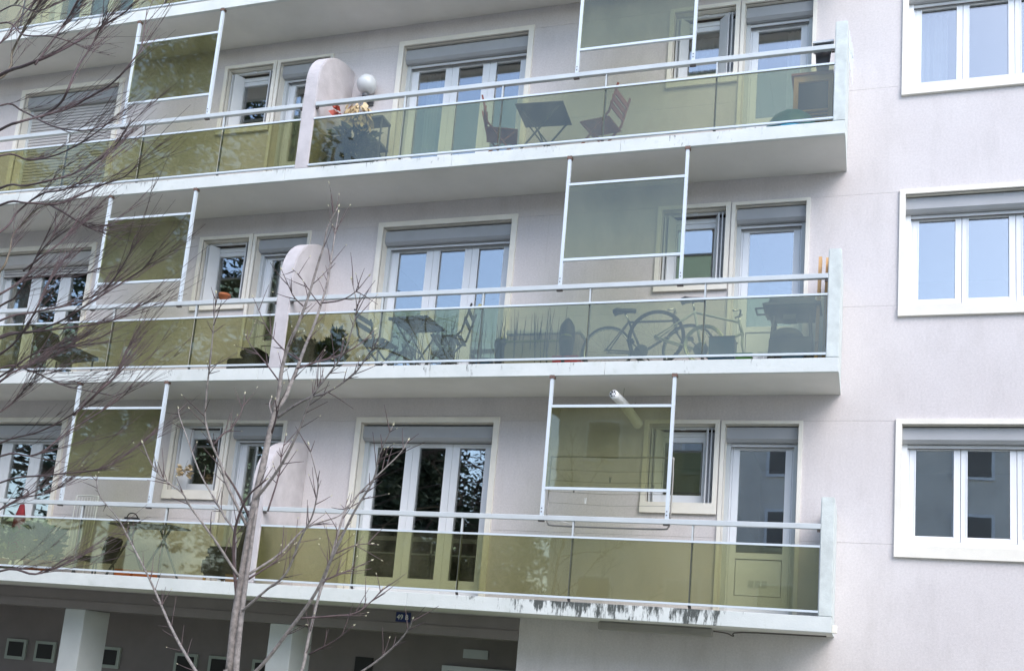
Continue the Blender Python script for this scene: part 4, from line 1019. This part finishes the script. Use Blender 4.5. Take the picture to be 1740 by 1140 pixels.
for i, (pts, r0, r1, dy, ntw) in enumerate(branches):
    pth = trace(pts, YM, dy)
    bm = bmesh.new(); tube(bm, pth, r0 * PXM * 1.02, r1 * PXM * 1.2, 7)
    mesh_obj('branch', bm, 'bark_grey' if r0 > 2.1 and i != 6 else 'bark_purple', mag, True)
    v = (pth[-1] - pth[-2]).normalized(); bud_at(budbm, pth[-1], v, .035)
    for q in twigs_along(twbm, pth, int(ntw * 2.0), .07, .27, .0044, budbm): pass
o = mesh_obj('twigs', twbm, 'bark_purple', mag); o['kind'] = 'stuff'
o = mesh_obj('buds', budbm, 'bud', mag); o['kind'] = 'stuff'

YL = -5.2
lt = thing('spreading_tree', 'dense tangle of bare purplish branches of a tree reaching in beside the balconies', 'tree', (0, 0, 0))
tb0 = at(-330, 600, YL); lt.location = (tb0.x, YL, GZ); WM[lt.name] = Matrix.Translation(lt.location)
bm = bmesh.new(); tr_pts = [Vector((tb0.x, YL, GZ - .1)), Vector((tb0.x + .05, YL, .5)), Vector((tb0.x - .05, YL + .1, 2.5)), Vector((tb0.x + .1, YL, 4.5)), Vector((tb0.x, YL, 6.5)), Vector((tb0.x + .1, YL, 8.5))]
tube(bm, smooth_path(tr_pts, 5), .17, .03, 12); mesh_obj('trunk', bm, 'bark_olive', lt, True)
limbs = [
 [(0, 128), (42, 112), (84, 95), (126, 74), (168, 48), (210, 23), (225, 8)],
 [(0, 221), (32, 208), (69, 198), (116, 185), (147, 168), (189, 143), (221, 109), (240, 78), (250, 17)],
 [(70, 200), (100, 178), (114, 156), (130, 118), (152, 84), (170, 50), (183, 19)],
 [(0, 74), (22, 45), (48, 17), (69, -8)],
 [(5, 130), (21, 88), (38, 55), (59, 17), (72, -10)],
 [(60, 110), (88, 72), (105, 46), (118, 27), (132, 0)],
 [(0, 320), (42, 316), (84, 307), (126, 295), (158, 278), (189, 257), (210, 227), (223, 204)],
 [(0, 349), (45, 345), (95, 347), (126, 337), (168, 316), (210, 301), (232, 282)],
 [(-10, 470), (15, 431), (21, 402), (36, 383), (63, 356), (95, 345)],
 [(84, 347), (116, 366), (147, 385), (178, 396)],
 [(40, 460), (80, 429), (105, 410), (128, 387)],
 [(0, 572), (49, 565), (98, 548), (135, 526), (172, 503), (209, 479), (246, 454), (266, 424)],
 [(0, 602), (37, 567), (61, 526), (81, 481), (103, 452)],
 [(0, 575), (74, 562), (147, 553), (197, 543), (233, 523), (273, 499)],
 [(-10, 655), (25, 631), (86, 607), (135, 577), (165, 560)],
 [(0, 626), (49, 629), (98, 651), (135, 661), (190, 672)],
 [(125, 705), (172, 661), (197, 636), (214, 597), (225, 580)],
 [(0, 700), (25, 680), (47, 656), (66, 638)],
 [(0, 753), (67, 733), (133, 697), (187, 647), (205, 625)],
 [(0, 820), (83, 807), (167, 797), (213, 773), (245, 748)],
 [(0, 775), (60, 773), (117, 733), (200, 680), (225, 655)],
 [(0, 545), (60, 530), (130, 515), (180, 490), (215, 440), (230, 400)],
 [(0, 265), (50, 272), (100, 262), (150, 235), (190, 205)],
 [(0, 180), (40, 190), (90, 215), (140, 222), (175, 215)],
 [(0, 40), (40, 60), (85, 62), (120, 72), (150, 85)],
 [(0, 640), (60, 600), (110, 590), (150, 585)],
 [(0, 970), (60, 975), (110, 958), (140, 945)],
 [(0, 865), (40, 845), (80, 838), (120, 815)],
 [(0, 500), (40, 478), (75, 470), (130, 470), (170, 455)],
 [(0, 395), (30, 360), (70, 330), (110, 322), (150, 300), (175, 270), (200, 235)],
 [(0, 520), (30, 500), (60, 440), (90, 400), (95, 360)],
 [(0, 20), (30, 10), (60, 20), (95, 8), (120, -5)],
]
RISE = Vector((.75, .1, .62)); tw = bmesh.new(); MPX = 1 / 236.0
for i, pts in enumerate(limbs):
    y0 = YL + random.uniform(-.5, .5); u0, v0 = pts[0]
    pre = [(-300, v0 + 190), (-120, v0 + 70)] if u0 < 30 else []
    pp = [at(u, v, YL if j == 0 and pre else y0 + .25 * math.sin(j * 1.3 + i)) for j, (u, v) in enumerate(pre + pts)]
    pth = smooth_path(pp, 5)
    bm = bmesh.new(); r = random.uniform(1.5, 2.5) * MPX * (1.5 if i in (0, 1, 4) else 1)
    tube(bm, pth, r * 1.3, r * .42, 6); mesh_obj('limb', bm, 'bark_olive' if i in (4, 8) else 'bark_purple', lt, True)
    for q in twigs_along(tw, pth[len(pth) // 4:], 19, .22, .85, .0030, None, .28, .5, RISE):
        if random.random() < .7:
            for q2 in twigs_along(tw, [Vector(a) for a in q], 3, .10, .40, .0024, None, .25, .5, RISE): pass
o = mesh_obj('twigs', tw, 'bark_purple', lt); o['kind'] = 'stuff'

# ------------------------------------------------------------------ what stands behind the photographer, mirrored in the glass
def conifer(x, y, h, r, label, bare=.25, clumps=330):
    t = thing('conifer', label, 'tree', (x, y, GZ), 0, 'conifers facing the block')
    bm = bmesh.new(); tube(bm, [(0, 0, -.1), (.1, 0, h * .5), (0, .1, h)], .32, .04, 9); lpart('trunk', bm, 'bark_olive', t, True)
    bm = bmesh.new(); z = h * bare
    while z < h:
        f = 1 - (z - h * bare) / (h * (1 - bare)); L = r * (f ** .8) * random.uniform(.7, 1.1) + .2
        a = random.uniform(0, 6.283); d = Vector((math.cos(a), math.sin(a), -.12))
        p = Vector((0, 0, z)); tube(bm, [p, p + d * L * .5, p + d * L + Vector((0, 0, .12 * L))], .05 * f + .012, .008, 4, False)
        z += .11
    lpart('boughs', bm, 'bark_olive', t)
    bm = bmesh.new(); z = h * bare
    for _ in range(clumps):
        z = h * bare + (h * (1 - bare)) * random.random() ** 1.15; f = 1 - (z - h * bare) / (h * (1 - bare)); a = random.uniform(0, 6.283)
        L = (r * (f ** .8) + .2) * random.random() ** .5; cc = Vector((math.cos(a) * L, math.sin(a) * L, z - .12 * L)); sz = random.uniform(.25, .6)
        for _ in range(30):
            c = cc + Vector((random.gauss(0, sz), random.gauss(0, sz), random.gauss(0, sz * .35)))
            e1 = Vector((random.gauss(0, 1), random.gauss(0, 1), random.gauss(0, .5))).normalized() * random.uniform(.09, .22); e2 = e1.cross(Vector((random.gauss(0, 1), random.gauss(0, 1), random.gauss(0, 1)))).normalized() * random.uniform(.035, .08)
            bm.faces.new([bm.verts.new(c + q) for q in (e1, e2, -e1, -e2)])
    o = lpart('crown', bm, 'needles', t); o['kind'] = 'stuff'
for q in ((-16.8, -14, 22, 4.3, 'tallest dark conifer of the row across the forecourt', .28), (-22.5, -12.5, 19, 4.0, 'dark conifer at the far end of the row', .36), (-12.2, -13, 18, 3.0, 'slim dark conifer beside the tallest one', .36), (-24, -21, 20, 4.4, 'broadest dark conifer, set back behind the others of its row', .3), (-12.5, -23, 12, 3.2, 'dark conifer opposite the wide french doors, next but one to the facing building', .08, 900),
          (-10, -26, 11.5, 3.2, 'narrow dark conifer touching the corner of the facing building', .05, 900), (-15.5, -25, 13, 3.4, 'dark conifer with low boughs between the tall one and the one opposite the french doors', .06, 900), (-19.5, -26, 13, 3.4, 'dark conifer half hidden behind the tall conifer', .06, 900)):
    conifer(*q)
OB = thing('facing_building', 'beige rendered building with shuttered windows across the forecourt', 'building', (10, -24, GZ))
WM[OB.name] = Matrix.Translation(OB.location)
box('wall', -7, 26, -34, -24, GZ, 8.8, 'ochre_wall', OB); box('roof', -7.5, 26.5, -34.5, -23.5, 8.805, 9.3, 'roof_tile', OB)
for zz in (-1.2, 1.6, 4.4, 7.0):
    for xx in range(-6, 25, 3):
        wdw = box('window', xx, xx + 1.3, -23.995, -23.93, zz - .1, zz + 1.35, 'white_frame', OB); box('pane', xx + .1, xx + 1.2, -23.928, -23.92, zz, zz + 1.25, 'guide_grey' if (xx // 3) % 2 else 'room_wall', wdw)
